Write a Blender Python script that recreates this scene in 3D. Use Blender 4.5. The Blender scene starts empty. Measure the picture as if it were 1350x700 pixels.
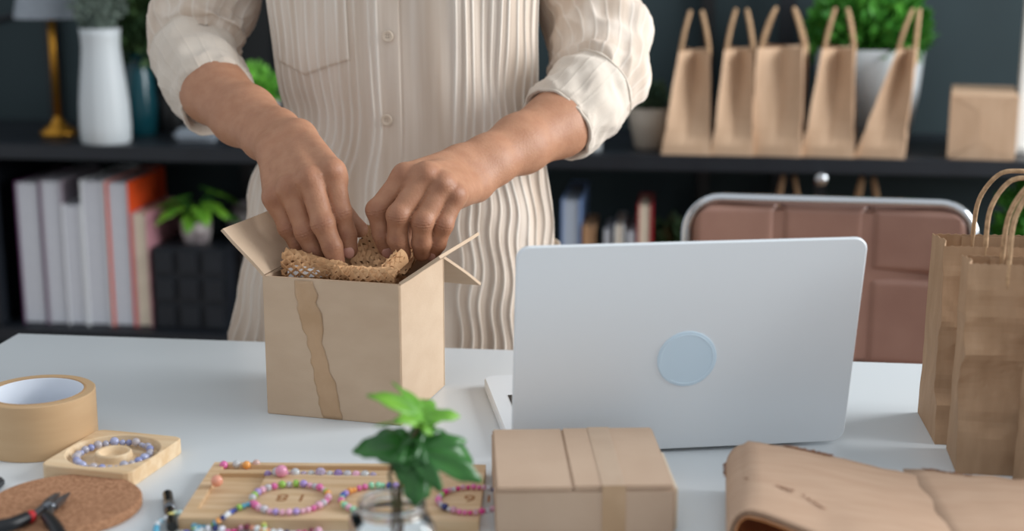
import bpy, bmesh, math, random
import numpy as np
from mathutils import Vector, Matrix, noise
PI = math.pi
random.seed(7)
C = bpy.context.scene.collection
SC = bpy.context.scene

# ------------------------------------------------------------------ camera, light
F, PITCH, YAW, CZ = 1900.0, math.radians(12.5), math.radians(7.0), 1.19
cam_d = bpy.data.cameras.new('camera'); cam = bpy.data.objects.new('camera', cam_d); C.objects.link(cam)
cam_d.sensor_width = 36; cam_d.lens = 36*F/1350
cam.location = (0, 0, CZ); cam.rotation_euler = (PI/2-PITCH, 0, YAW)
cam_d.dof.use_dof = True; cam_d.dof.focus_distance = 1.40; cam_d.dof.aperture_fstop = 3.2
cam_d.clip_start = .05
SC.camera = cam
SC.view_settings.view_transform = 'Standard'; SC.view_settings.look = 'None'
SC.view_settings.gamma = 1; SC.view_settings.exposure = 0.72; SC.view_settings.use_curve_mapping = False
wd = bpy.data.worlds.new('world'); SC.world = wd; wd.use_nodes = True
wd.node_tree.nodes['Background'].inputs[0].default_value = (.90, .95, 1, 1)
wd.node_tree.nodes['Background'].inputs[1].default_value = 0.45
def area(name, loc, target, sx, sy, power, col):
    l = bpy.data.lights.new(name, 'AREA'); l.shape = 'RECTANGLE'; l.size = sx; l.size_y = sy; l.energy = power; l.color = col
    o = bpy.data.objects.new(name, l); C.objects.link(o); o.location = loc
    o.rotation_euler = (Vector(target)-Vector(loc)).to_track_quat('-Z', 'Y').to_euler(); return o
area('window_light', (2.45, 1.75, 1.75), (0, 1.45, .95), 1.7, 1.5, 70, (.95, .98, 1))

# ------------------------------------------------------------------ pixel -> place (plain pinhole arithmetic for the camera above)
def wp(xc, fwd, up): return Vector((xc*math.cos(YAW)-fwd*math.sin(YAW), xc*math.sin(YAW)+fwd*math.cos(YAW), CZ+up))
def atZ(px, py, Z):
    xc = (px-675)/F*Z; yd = (py-350)/F*Z
    return wp(xc, Z*math.cos(PITCH)-yd*math.sin(PITCH), -(Z*math.sin(PITCH)+yd*math.cos(PITCH)))
def onz(px, py, z):
    a = atZ(px, py, 1.); return atZ(px, py, (z-CZ)/(a.z-CZ))
def aty(px, py, y):
    a = atZ(px, py, 1.); return atZ(px, py, y/a.y)
VIEW = Vector((-math.sin(YAW)*math.cos(PITCH), math.cos(YAW)*math.cos(PITCH), -math.sin(PITCH)))

# ------------------------------------------------------------------ materials
def lin(c): return tuple(((v/255)/12.92 if v/255 <= .04045 else ((v/255+.055)/1.055)**2.4) for v in c)+(1,)
def mat(name, col, rough=.6, col2=None, scale=30, stretch=(1, 1, 1), bump=0, bscale=None, metal=0, spec=.5, detail=4, ramp=(.35, .65), trans=0, ior=1.45, sheen=0, sss=0, coat=0):
    m = bpy.data.materials.new(name); m.use_nodes = True; nt = m.node_tree; b = nt.nodes['Principled BSDF']
    b.inputs['Base Color'].default_value = lin(col); b.inputs['Roughness'].default_value = rough
    b.inputs['Metallic'].default_value = metal; b.inputs['Specular IOR Level'].default_value = spec
    b.inputs['IOR'].default_value = ior; b.inputs['Transmission Weight'].default_value = trans
    b.inputs['Sheen Weight'].default_value = sheen; b.inputs['Coat Weight'].default_value = coat
    if sss:
        b.inputs['Subsurface Weight'].default_value = sss; b.inputs['Subsurface Radius'].default_value = (1, .4, .2); b.inputs['Subsurface Scale'].default_value = .006
    if col2 or bump:
        tc = nt.nodes.new('ShaderNodeTexCoord'); mp = nt.nodes.new('ShaderNodeMapping'); mp.inputs['Scale'].default_value = stretch
        nt.links.new(tc.outputs['Object'], mp.inputs[0])
    if col2:
        n = nt.nodes.new('ShaderNodeTexNoise'); n.inputs['Scale'].default_value = scale; n.inputs['Detail'].default_value = detail
        nt.links.new(mp.outputs[0], n.inputs['Vector'])
        r = nt.nodes.new('ShaderNodeValToRGB'); r.color_ramp.elements[0].position = ramp[0]; r.color_ramp.elements[1].position = ramp[1]
        r.color_ramp.elements[0].color = lin(col); r.color_ramp.elements[1].color = lin(col2)
        nt.links.new(n.outputs['Fac'], r.inputs[0]); nt.links.new(r.outputs[0], b.inputs['Base Color'])
    if bump:
        n2 = nt.nodes.new('ShaderNodeTexNoise'); n2.inputs['Scale'].default_value = bscale or scale; n2.inputs['Detail'].default_value = 4
        nt.links.new(mp.outputs[0], n2.inputs['Vector'])
        bp = nt.nodes.new('ShaderNodeBump'); bp.inputs['Strength'].default_value = bump; bp.inputs['Distance'].default_value = .002
        nt.links.new(n2.outputs['Fac'], bp.inputs['Height']); nt.links.new(bp.outputs[0], b.inputs['Normal'])
    return m
M = {}
M['wall'] = mat('wall_paint', (38, 52, 56), .75, (42, 57, 61), 4)
M['shelf'] = mat('shelf_black', (22, 26, 33), .45, (26, 31, 38), 20)
M['black'] = mat('black_plastic', (14, 16, 18), .45)
M['floor'] = mat('floor_wood', (120, 95, 72), .5, (140, 110, 85), 6, (1, 8, 1))
M['white_wall'] = mat('white_wall', (215, 215, 212), .8)
M['table'] = mat('white_laminate', (213, 219, 222), .32, (216, 221, 224), 3, spec=.45)
M['skin'] = mat('skin', (179, 131, 102), .5, (171, 122, 94), 90, bump=.22, bscale=420, sss=.04, spec=.35)
M['nail'] = mat('fingernail', (196, 146, 130), .3, spec=.5)
M['cloth'] = mat('cream_cloth', (222, 208, 194), .85, (205, 186, 168), 1, (55, 30, 2.5), bump=.25, bscale=900, sheen=.2, spec=.2)
M['cloth2'] = mat('cream_cloth_thick', (216, 204, 190), .85, (207, 193, 178), 16, bump=.25, bscale=900, sheen=.2, spec=.2)
M['button'] = mat('button', (214, 196, 176), .35)
M['button_dark'] = mat('button_thread', (120, 100, 84), .8)
M['trousers'] = mat('trousers_cloth', (206, 194, 178), .9, (196, 184, 168), 40)
M['hair'] = mat('hair', (28, 22, 20), .45, (45, 34, 28), 20, (8, 8, 1))
M['card'] = mat('cardboard', (200, 176, 151), .85, (194, 169, 144), 25, (1, 1, 2), bump=.1, bscale=300, spec=.25)
M['card2'] = mat('cardboard_pinkish', (196, 170, 147), .85, (190, 163, 140), 18, bump=.1, bscale=300, spec=.25)
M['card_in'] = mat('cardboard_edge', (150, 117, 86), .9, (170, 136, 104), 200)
M['tape'] = mat('brown_tape', (190, 157, 124), .35, (180, 147, 113), 40, bump=.35, bscale=60, spec=.5)
M['honey'] = mat('honeycomb_paper', (212, 170, 128), .85, (200, 156, 114), 30, spec=.25)
M['honey_dark'] = mat('honeycomb_backing_dark', (150, 108, 70), .9, (132, 94, 60), 40)
M['kraft'] = mat('kraft_paper', (182, 150, 120), .72, (171, 139, 109), 30, (3, 3, .6), bump=.2, bscale=45, spec=.3)
M['kraft_bag'] = mat('kraft_bag_paper', (205, 174, 145), .75, (197, 165, 136), 30, (3, 3, .6), bump=.15, bscale=60, spec=.3)
M['wrap'] = mat('wrapping_paper', (190, 160, 136), .8, (182, 151, 127), 20, (1, 6, 1), bump=.2, bscale=60, spec=.25)
M['wrap_in'] = mat('wrapping_paper_inside', (205, 142, 90), .8, (190, 128, 80), 30, spec=.25)
M['torn'] = mat('torn_paper', (128, 88, 66), .9, (160, 120, 92), 200)
M['tape_faint'] = mat('pale_tape_on_card', (194, 168, 143), .4, (188, 161, 136), 40, spec=.5)
M['twine'] = mat('twisted_paper_cord', (196, 162, 126), .85, (160, 128, 96), 180)
M['alu'] = mat('silver_aluminium', (226, 231, 235), .5, metal=.05, spec=.4)
M['logo'] = mat('pale_blue_logo', (204, 224, 238), .35)
M['logo_rim'] = mat('pale_blue_rim', (214, 232, 244), .35)
M['screen'] = mat('dark_screen', (12, 13, 15), .15)
M['chrome'] = mat('chrome', (205, 208, 212), .15, metal=1)
M['leather'] = mat('brown_leather', (154, 118, 104), .42, (146, 110, 97), 20, bump=.15, bscale=250, spec=.5)
M['wood'] = mat('pine_wood', (230, 206, 172), .55, (214, 182, 142), 9, (1.2, 9, 9), bump=.05, spec=.3)
M['wood2'] = mat('bead_board_wood', (220, 191, 156), .55, (200, 166, 126), 9, (1.5, 12, 12), bump=.05, spec=.3)
M['burn'] = mat('burnt_numeral', (150, 98, 56), .8)
M['cork'] = mat('cork', (186, 140, 108), .9, (146, 104, 76), 420, detail=3, bump=.4, bscale=420, spec=.2)
M['taperoll'] = mat('tan_tape', (200, 167, 128), .5, (194, 160, 121), 14, (1, 1, 6), spec=.4)
M['tapeside'] = mat('tape_side', (186, 150, 110), .6, (170, 134, 96), 60)
M['core'] = mat('white_core', (226, 231, 240), .7)
M['steel'] = mat('tool_steel', (120, 124, 130), .3, metal=.9)
M['grip'] = mat('black_rubber', (20, 22, 26), .4)
M['red'] = mat('red_plastic', (190, 40, 45), .4)
M['glass'] = mat('clear_glass', (250, 252, 252), .02, trans=1, ior=1.46)
M['water'] = mat('water', (248, 252, 252), .0, trans=1, ior=1.33)
M['leaf_light'] = mat('young_leaf', (116, 170, 52), .42, (88, 146, 42), 40, spec=.5)
M['leaf_dark'] = mat('dark_leaf', (54, 112, 44), .35, (38, 90, 38), 40, spec=.5)
M['stem'] = mat('brown_stem', (96, 66, 48), .6, (74, 84, 44), 60)
M['foliage'] = mat('bright_foliage', (84, 156, 52), .6, (48, 116, 36), 30)
M['foliage_dull'] = mat('dull_foliage', (76, 100, 76), .7, (54, 78, 60), 30)
M['foliage_dark'] = mat('dark_foliage', (36, 66, 44), .6, (62, 86, 44), 20)
M['grass'] = mat('dried_grass', (120, 134, 124), .8, (96, 112, 102), 30)
M['ceramic'] = mat('white_ceramic', (196, 202, 205), .45)
M['beige_pot'] = mat('beige_ceramic', (176, 164, 150), .6, (166, 153, 139), 12)
M['teal'] = mat('teal_glass', (18, 70, 80), .2)
M['marble'] = mat('marble_pot', (196, 188, 186), .4, (130, 120, 122), 26, ramp=(.45, .6))
M['brass'] = mat('brass', (176, 126, 46), .35, metal=.9)
M['shade'] = mat('grey_lampshade', (150, 158, 166), .5, (128, 136, 146), 60, (1, 1, 30))
M['pages'] = mat('book_pages', (205, 207, 214), .8, (190, 192, 200), 60, (40, 1, 1))
M['pages_cream'] = mat('cream_pages', (212, 198, 178), .8)
for k, c in dict(purple=(96, 54, 92), grey=(120, 120, 124), orange=(232, 84, 34), charcoal=(52, 54, 58), rose=(196, 140, 150), blue=(120, 146, 190), bluegrey=(166, 176, 190), tan=(176, 138, 104), crimson=(158, 28, 40), lilacgrey=(150, 140, 150), white=(226, 228, 230)).items():
    M['bk_'+k] = mat('cover_'+k, c, .5)

def stripes(m, col):      # pintucks: doubled cloth paler, ridge highlights also put into colour by the pleat attribute
    nt = m.node_tree; b = nt.nodes['Principled BSDF']; src = b.inputs['Base Color'].links[0].from_socket
    a = nt.nodes.new('ShaderNodeAttribute'); a.attribute_name = 'pleat'; mx = nt.nodes.new('ShaderNodeMix'); mx.data_type = 'RGBA'
    nt.links.new(a.outputs['Fac'], mx.inputs[0]); nt.links.new(src, mx.inputs[6]); mx.inputs[7].default_value = lin(col); nt.links.new(mx.outputs[2], b.inputs['Base Color'])
stripes(M['cloth'], (238, 231, 221)); stripes(M['skin'], (132, 82, 62))
def attr(o, vals):
    a = o.data.attributes.new('pleat', 'FLOAT', 'POINT'); a.data.foreach_set('value', vals)

# ------------------------------------------------------------------ mesh helpers
INV = {}
def thing(name, label, cat, loc=(0, 0, 0), rz=0, group=None):
    o = bpy.data.objects.new(name, None); C.objects.link(o); o.empty_display_size = .02
    o.location = loc; o.rotation_euler = (0, 0, rz); o['label'] = label; o['category'] = cat
    if group: o['group'] = group
    INV[o.name] = (Matrix.Translation(loc) @ Matrix.Rotation(rz, 4, 'Z')).inverted()
    return o
def tag(o, label, cat, group=None):
    o['label'] = label; o['category'] = cat
    if group: o['group'] = group
    return o
def root_inv(o):
    while o.parent: o = o.parent
    return INV.get(o.name)
def mesh(name, vf, m, parent=None, smooth=False, world=False, kind=None, recalc=False, sol=0, sub=0, mats=None, midx=None):
    v, f = vf
    if world and parent is not None:
        iv = root_inv(parent)
        if iv is not None: v = [iv @ Vector(p) for p in v]
    me = bpy.data.meshes.new(name); me.from_pydata([tuple(p) for p in v], [], [tuple(q) for q in f])
    me.materials.append(m)
    if mats:
        for q in mats: me.materials.append(q)
        me.polygons.foreach_set('material_index', midx)
    if recalc:
        b = bmesh.new(); b.from_mesh(me); bmesh.ops.recalc_face_normals(b, faces=b.faces); b.to_mesh(me); b.free()
    if smooth: me.polygons.foreach_set('use_smooth', [True]*len(me.polygons))
    me.update()
    o = bpy.data.objects.new(name, me); C.objects.link(o)
    if parent is not None: o.parent = parent
    if kind: o['kind'] = kind
    if sol:
        s = o.modifiers.new('thickness', 'SOLIDIFY'); s.thickness = sol; s.offset = 0
    if sub:
        s = o.modifiers.new('round', 'SUBSURF'); s.levels = sub; s.render_levels = sub
    return o
def join(*vfs):
    V, Fc = [], []
    for v, f in vfs:
        n = len(V); V += list(v); Fc += [tuple(i+n for i in q) for q in f]
    return V, Fc
def xf(vf, mtx): return [mtx @ Vector(p) for p in vf[0]], vf[1]
def T(x, y, z): return Matrix.Translation((x, y, z))
def R(a, ax): return Matrix.Rotation(a, 4, ax)
def boxvf(c, s, bev=.0, seg=2):
    b = bmesh.new(); bmesh.ops.create_cube(b, size=1)
    for v in b.verts: v.co = Vector((v.co.x*s[0], v.co.y*s[1], v.co.z*s[2]))
    if bev: bmesh.ops.bevel(b, geom=b.edges[:], offset=min(bev, min(s)*.45), segments=seg, affect='EDGES')
    b.verts.index_update()
    r = [v.co+Vector(c) for v in b.verts], [tuple(v.index for v in f.verts) for f in b.faces]; b.free(); return r
def bx(name, c, s, m, parent=None, bev=.001, kind=None, mtx=None):
    vf = boxvf(c, s, bev)
    if mtx is not None: vf = xf(vf, mtx)
    return mesh(name, vf, m, parent, kind=kind)
def lathe(prof, n=40, cap=True):
    V, Fc = [], []
    for r, z in prof:
        for i in range(n):
            a = 2*PI*i/n; V.append(Vector((r*math.cos(a), r*math.sin(a), z)))
    for k in range(len(prof)-1):
        for i in range(n):
            j = (i+1) % n; Fc.append((k*n+i, k*n+j, (k+1)*n+j, (k+1)*n+i))
    if cap:
        if prof[0][0] > 1e-6: Fc.append(tuple(range(n-1, -1, -1)))
        if prof[-1][0] > 1e-6: Fc.append(tuple((len(prof)-1)*n+i for i in range(n)))
    return V, Fc
def frames(pts):
    pts = [Vector(p) for p in pts]; n = len(pts); t = []
    for i in range(n):
        t.append((pts[min(i+1, n-1)]-pts[max(i-1, 0)]).normalized())
    a = Vector((0, 0, 1)) if abs(t[0].z) < .9 else Vector((1, 0, 0))
    u = (a-t[0]*a.dot(t[0])).normalized(); out = []
    for i in range(n):
        u = (u-t[i]*u.dot(t[i])).normalized(); out.append((pts[i], t[i], u, t[i].cross(u)))
    return out
def tube(pts, r, n=10, cap=True, flat=1.0, closed=False):
    fr = frames(pts); V, Fc = [], []; m = len(fr)
    for k, (p, t, u, w) in enumerate(fr):
        rr = r[k] if isinstance(r, (list, tuple)) else r
        for i in range(n):
            a = 2*PI*i/n; V.append(p+u*(rr*math.cos(a))+w*(rr*flat*math.sin(a)))
    for k in range(m if closed else m-1):
        for i in range(n):
            j = (i+1) % n; k2 = (k+1) % m; Fc.append((k*n+i, k*n+j, k2*n+j, k2*n+i))
    if cap and not closed:
        Fc.append(tuple(range(n-1, -1, -1))); Fc.append(tuple((m-1)*n+i for i in range(n)))
    return V, Fc
def spline(pts, k=6):
    pts = [Vector(p) for p in pts]; out = []
    for i in range(len(pts)-1):
        p0 = pts[max(i-1, 0)]; p1 = pts[i]; p2 = pts[i+1]; p3 = pts[min(i+2, len(pts)-1)]
        for j in range(k):
            t = j/k
            out.append(.5*((2*p1)+(p2-p0)*t+(2*p0-5*p1+4*p2-p3)*t*t+(3*p1-p0-3*p2+p3)*t**3))
    out.append(pts[-1]); return out
def gridvf(P):          # P[i][j] points
    ni, nj = len(P), len(P[0]); V = [p for row in P for p in row]
    return V, [(i*nj+j, (i+1)*nj+j, (i+1)*nj+j+1, i*nj+j+1) for i in range(ni-1) for j in range(nj-1)]
def rrect(w, h, r, n=6):
    o = []
    for cx, cy, a0 in ((w/2-r, h/2-r, 0), (-w/2+r, h/2-r, PI/2), (-w/2+r, -h/2+r, PI), (w/2-r, -h/2+r, 1.5*PI)):
        for i in range(n+1):
            a = a0+PI/2*i/n; o.append((cx+r*math.cos(a), cy+r*math.sin(a)))
    return o
def slab(outline, z0, z1, bev=.0008):
    n = len(outline); cx = sum(p[0] for p in outline)/n; cy = sum(p[1] for p in outline)/n
    def ring(z, ins):
        o = []
        for x, y in outline:
            d = math.hypot(x-cx, y-cy); o.append(Vector((x-(x-cx)/d*ins, y-(y-cy)/d*ins, z)))
        return o
    rings = [ring(z0, bev), ring(z0+bev, 0), ring(z1-bev, 0), ring(z1, bev)]
    V = [p for r in rings for p in r]; Fc = []
    for k in range(3):
        for i in range(n):
            j = (i+1) % n; Fc.append((k*n+i, k*n+j, (k+1)*n+j, (k+1)*n+i))
    Fc.append(tuple(range(n-1, -1, -1))); Fc.append(tuple(3*n+i for i in range(n)))
    return V, Fc
def sphere(r=1, u=12, v=8, sc=(1, 1, 1)):
    b = bmesh.new(); bmesh.ops.create_uvsphere(b, u_segments=u, v_segments=v, radius=r)
    b.verts.index_update()
    o = [Vector((q.co.x*sc[0], q.co.y*sc[1], q.co.z*sc[2])) for q in b.verts], [tuple(q.index for q in f.verts) for f in b.faces]; b.free(); return o
def foliage(c, rad, n, size, m, parent, name='foliage', up=.3, seed=1):
    rnd = random.Random(seed); V, Fc = [], []; c = Vector(c)
    for _ in range(n):
        while True:
            p = Vector((rnd.uniform(-1, 1), rnd.uniform(-1, 1), rnd.uniform(-1, 1)))
            if .25 < p.length < 1: break
        q = c+Vector((p.x*rad[0], p.y*rad[1], p.z*rad[2]))
        d = (p+Vector((rnd.gauss(0, .5), rnd.gauss(0, .5), rnd.gauss(up, .5)))).normalized()
        s = d.cross(Vector((rnd.gauss(0, 1), rnd.gauss(0, 1), rnd.gauss(0, 1)))).normalized(); nn = s.cross(d)
        l = size*rnd.uniform(.6, 1.3); w = l*.34; k = len(V)
        V += [q, q+d*l*.5+s*w+nn*l*.1, q+d*l, q+d*l*.5-s*w+nn*l*.1, q+d*l*.5-nn*l*.03]
        Fc += [(k, k+1, k+4), (k+1, k+2, k+4), (k+2, k+3, k+4), (k+3, k, k+4)]
    return mesh(name, (V, Fc), m, parent, kind='stuff')

# ------------------------------------------------------------------ room
def struct(o): o['kind'] = 'structure'; return o
struct(bx('floor', (-.3, 1.3, -.05), (6, 4, .1), M['floor'], bev=0))
struct(bx('wall_back', (-.3, 3.05, 1.35), (6, .1, 2.7), M['wall'], bev=0))
wr = bx('wall_right', (2.65, .1, 1.35), (.1, 1.6, 2.7), M['white_wall'], bev=0); struct(wr)
bx('wall_pier', (2.65, 2.85, 1.35), (.1, .3, 2.7), M['white_wall'], wr, bev=0)
bx('wall_below_window', (2.65, 1.8, .45), (.1, 1.8, .9), M['white_wall'], wr, bev=0)
bx('wall_above_window', (2.65, 1.8, 2.6), (.1, 1.8, .2), M['white_wall'], wr, bev=0)
wn = thing('window_1', 'white framed window in the right wall', 'window', (2.65, 1.8, .9)); del wn['category'], wn['label']; struct(wn)
for y in (-.87, 0, .87): bx('window_frame', (0, y, .8), (.06, .06, 1.6), M['white_wall'], wn)
for z in (.03, 1.57): bx('window_frame', (0, 0, z), (.06, 1.8, .06), M['white_wall'], wn)

# ------------------------------------------------------------------ work table
TZ = .75
tb = thing('work_table', 'long white laminate work table carrying the laptop, cartons and beads', 'table', (.04, 1.17, 0))
bx('tabletop', (0, 0, TZ-.014), (1.62, .74, .028), M['table'], tb, .003)
for sx in (-.76, .76):
    for sy in (-.32, .32): bx('leg', (sx, sy, .361), (.05, .05, .722), M['table'], tb, .003)
bx('apron', (0, .30, .69), (1.46, .02, .06), M['table'], tb)
bx('apron', (0, -.30, .69), (1.46, .02, .06), M['table'], tb)

# ------------------------------------------------------------------ laptop
lr = thing('laptop', 'open silver laptop with a pale blue round logo, seen from behind', 'laptop', (-.0018, 1.2334, TZ), math.radians(14.66))
LW, LH = .303, .197
base = mesh('base', xf(slab(rrect(LW, .207, .012), .001, .012, .0015), T(0, .1055, 0)), M['alu'], lr)
for x in (-.13, .13):
    for y in (.02, .19): mesh('rubber_foot', xf(lathe([(.005, 0), (.005, .0015)], 12), T(x, y, 0)), M['black'], base)
bx('keyboard_deck', (0, .085, .0122), (.27, .11, .0006), M['black'], base, bev=0)
mesh('keys', join(*[boxvf((-.122+.0188*i, .042+.0195*j, .0132), (.016, .0165, .0015)) for i in range(14) for j in range(5)]), M['grip'], base, kind='stuff')
bx('trackpad', (0, .172, .0122), (.11, .055, .0006), M['alu'], base, bev=0)
LM = T(0, -.0045, .0035) @ R(math.radians(10), 'X')            # lid leans towards the viewer
lidvf = xf(xf(slab(rrect(LW, LH, .011), -.0025, .0025, .0012), R(PI/2, 'X')), T(0, 0, LH/2))
lid = mesh('lid', xf(lidvf, LM), M['alu'], lr)
bx('screen', (0, .0028, LH/2+.004), (LW-.012, .0006, LH-.018), M['screen'], lid, bev=0, mtx=LM)
mesh('hinge', xf(tube([(-.11, 0, .0085), (.11, 0, .0085)], .0045, 12), T(0, .003, 0)), M['black'], lr)
lg = mesh('logo', xf(xf(lathe([(.0262, 0), (.0262, .0008), (.0255, .0011)], 48), R(PI/2, 'X') ), LM @ T(0, -.0024, LH*.452)), M['logo'], lid)
mesh('logo_rim', xf(xf(tube([(.0235*math.cos(a*PI/32), .0235*math.sin(a*PI/32), .0011) for a in range(-22, 34)], .0004, 6), R(PI/2, 'X')), LM @ T(0, -.0024, LH*.452)), M['logo_rim'], lid)

# ------------------------------------------------------------------ open carton
CB = (-.318, 1.342)
cr = thing('shipping_carton', 'open brown cardboard carton stuffed with honeycomb paper in the person\'s hands', 'box', (CB[0], CB[1], TZ), math.radians(-8.5))
BW, BD, BH, TH = .137, .132, .136, .003
bx('front_panel', (0, -BD/2+TH/2, BH/2), (BW, TH, BH), M['card'], cr, .0008)
bx('back_panel', (0, BD/2-TH/2, BH/2), (BW, TH, BH), M['card'], cr, .0008)
bx('left_panel', (-BW/2+TH/2, 0, BH/2), (TH, BD-2*TH, BH), M['card'], cr, .0008)
bx('right_panel', (BW/2-TH/2, 0, BH/2), (TH, BD-2*TH, BH), M['card'], cr, .0008)
bx('bottom_panel', (0, 0, TH/2), (BW-2*TH, BD-2*TH, TH), M['card'], cr, .0005)
def sheet(name, corners, m, parent, th=.003, n=7, world=True, wob=.0012, seed=0, mtx=None):
    a, b, c, d = [Vector(p) for p in corners]; P = []
    nn = (b-a).cross(d-a).normalized()
    for i in range(n+1):
        row = []
        for j in range(n+1):
            u, v = i/n, j/n
            p = a*(1-u)*(1-v)+b*u*(1-v)+c*u*v+d*(1-u)*v
            row.append(p+nn*wob*noise.noise(Vector((u*2.3+seed, v*2.1, seed*1.7))))
        P.append(row)
    vf = gridvf(P)
    if mtx is not None: vf = xf(vf, mtx)
    o = mesh(name, vf, m, parent, world=world, sol=th); o.modifiers['thickness'].offset = 0
    return o
hx, hy = BW/2, BD/2
# flaps: hinge edge -> free edge, in the carton's own frame
sheet('side_flap', [(-hx, -hy+.002, BH), (-hx, hy-.002, BH), (-hx-.042, hy-.004, BH+.041), (-hx-.042, -hy+.004, BH+.0415)], M['card'], cr, world=False, seed=1)
sheet('side_flap', [(hx, -hy+.002, BH), (hx, hy-.002, BH), (hx+.038, hy-.004, BH+.026), (hx+.038, -hy+.004, BH+.027)], M['card'], cr, world=False, seed=2)
bf = sheet('back_flap', [(-hx+.01, hy, BH-.001), (hx, hy+.001, BH-.001), (hx+.016, hy+.075, BH-.045), (-hx+.02, hy+.075, BH-.045)], M['card'], cr, world=False, seed=3)
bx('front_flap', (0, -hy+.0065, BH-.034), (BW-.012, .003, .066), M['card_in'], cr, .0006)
# tape: wrinkled strip on the front
P = []
for i in range(9):
    row = []
    for j in range(41):
        t = j/40; z = BH-.002-t*(BH-.003); x = -.026+.026*t**1.2+(i/8-.5)*(.019+.003*math.sin(t*9))+.0016*noise.noise(Vector((i*.2, t*16, 1)))*2
        y = -hy-.0003-.0004*abs(math.sin(i*1.3+t*5))*(1.2-t)-.0013*math.exp(-((i-4-2*math.sin(t*5))/1.1)**2)*max(0, .9-t)
        row.append((x, y, z))
    P.append(row)
mesh('tape_strip', gridvf(P), M['tape'], cr, True, sol=.0002)

# ------------------------------------------------------------------ honeycomb paper in the carton
def honey(surf, nu, nv, w=.0036, tilt=60, a=.36, seed=0):
    """ribbons between slits: surf(u,v)->(point, du, dv, normal); neighbouring ribbons meet at every other fold"""
    V, Fc = [], []; rnd = random.Random(seed); ct, st = math.cos(math.radians(tilt)), math.sin(math.radians(tilt))
    for j in range(nv):
        k0 = len(V)
        for i in range(nu+1):
            ph = (i+2*(j % 2)) % 4
            off = a if ph in (0, 1) else -a
            u = (i+.22*(1 if ph in (0, 2) else -1))/nu
            p, tu, tv, n = surf(min(max(u, 0), 1), (j+.5+off)/nv)
            tt = st*rnd.uniform(.35, 1.5); p = p+tv*rnd.gauss(0, .0003)+n*rnd.gauss(0, .0004)
            h = (tv*ct+n*tt)*w*rnd.uniform(.8, 1.15)
            V += [p-h*.5, p+h*.5]
        for i in range(nu):
            q = k0+2*i; Fc.append((q, q+2, q+3, q+1))
    return V, Fc
def surf_from(fn):
    def s(u, v):
        e = .01; p = Vector(fn(u, v)); du = Vector(fn(u+e, v))-Vector(fn(u-e, v)); dv = Vector(fn(u, v+e))-Vector(fn(u, v-e))
        n = du.cross(dv); n.normalize()
        return p, du.normalized(), dv.normalized(), n
    return s
hp = thing('honeycomb_paper', 'crumpled tan honeycomb packing paper filling the open carton', 'packing paper', (CB[0], CB[1], TZ+.085), math.radians(-8.5))
HZ = BH-.085
def nz(u, v, s): return noise.noise(Vector((u*3+s, v*3, s)))
# left bulge: fat roll over the front left edge
def f1(u, v):
    x = -.060+.062*u; a = -.5+v*3.6; r = .0190+.004*nz(u, v, 1)-.0110*u
    return (x+.003*nz(u, v, 2), -.028-r*math.cos(a), HZ-.003+r*math.sin(a)*1.05)
mesh('left_roll', honey(surf_from(f1), 26, 17, .0055, 42, seed=1), M['honey'], hp, sol=.0003)
# front strip along the edge
def f2(u, v):
    x = -.005+.064*u; a = -.3+v*3.2; r = .0095+.003*nz(u, v, 5)
    return (x, -.043-r*math.cos(a), HZ-.003+r*math.sin(a)+.002*nz(u, v, 6)+.002*u)
mesh('front_strip', honey(surf_from(f2), 28, 9, .0055, 40, seed=2), M['honey'], hp, sol=.0003)
# wave held between the two hands
def f3(u, v):
    x = -.012+.062*u; y = .056-.048*v+.004*nz(u, v, 8); z = HZ+.030-.034*v**1.0-.018*u*(1-v)-.012*math.sin(u*PI)*v+.003*nz(u, v, 9)
    return (x, y, z)
mesh('held_wave', honey(surf_from(f3), 26, 13, .0050, 16, a=.20, seed=3), M['honey'], hp, sol=.0003)
# curled end at the right
def f4(u, v):
    a = -.6+v*3.9; r = .0042+.0015*u
    return (.044+.008*u-r*math.cos(a), -.034+.024*u, HZ-.001+.018*u*.6+r*math.sin(a)+.006*(1-abs(2*v-1)))
mesh('curled_end', gridvf([[f4(i/8, j/16) for j in range(17)] for i in range(9)]), M['honey'], hp, sol=.0008)
mesh('curled_fringe', honey(surf_from(lambda u, v: tuple(Vector(f4(v*.9, u))+Vector((-.002, -.002, .001)))), 22, 6, .003, 40, seed=4), M['honey'], hp, sol=.0003)
# crumpled bed that fills the carton below
def f5(u, v):
    return (-.060+.118*u, -.055+.112*v, HZ-.022+.010*nz(u*2, v*2, 11)+.006*math.sin(u*9+v*4))
mesh('crumpled_bed', gridvf([[f5(i/22, j/22) for j in range(23)] for i in range(23)]), M['honey'], hp, sol=.0008)
mesh('bed_ribbons', honey(surf_from(lambda u, v: tuple(Vector(f5(u, v))+Vector((0, 0, .003)))), 50, 24, .0038, 45, seed=5), M['honey'], hp, sol=.0003)
for nm_, fn_ in (('roll_dark_backing', lambda u, v: (f1(u, v)[0], -.028+(f1(u, v)[1]+.028)*.72, HZ-.003+(f1(u, v)[2]-HZ+.003)*.72)), ('strip_dark_backing', lambda u, v: (f2(u, v)[0], -.043+(f2(u, v)[1]+.043)*.7, HZ-.003+(f2(u, v)[2]-HZ+.003)*.7)), ('wave_dark_backing', lambda u, v: (f3(u, v)[0], f3(u, v)[1]+.0035, f3(u, v)[2]-.0025))):
    mesh(nm_, gridvf([[fn_(i/16, j/12) for j in range(13)] for i in range(17)]), M['honey_dark'], hp, sol=.0004)  # added darker sheets put shade behind the slits and close the view through
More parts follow.
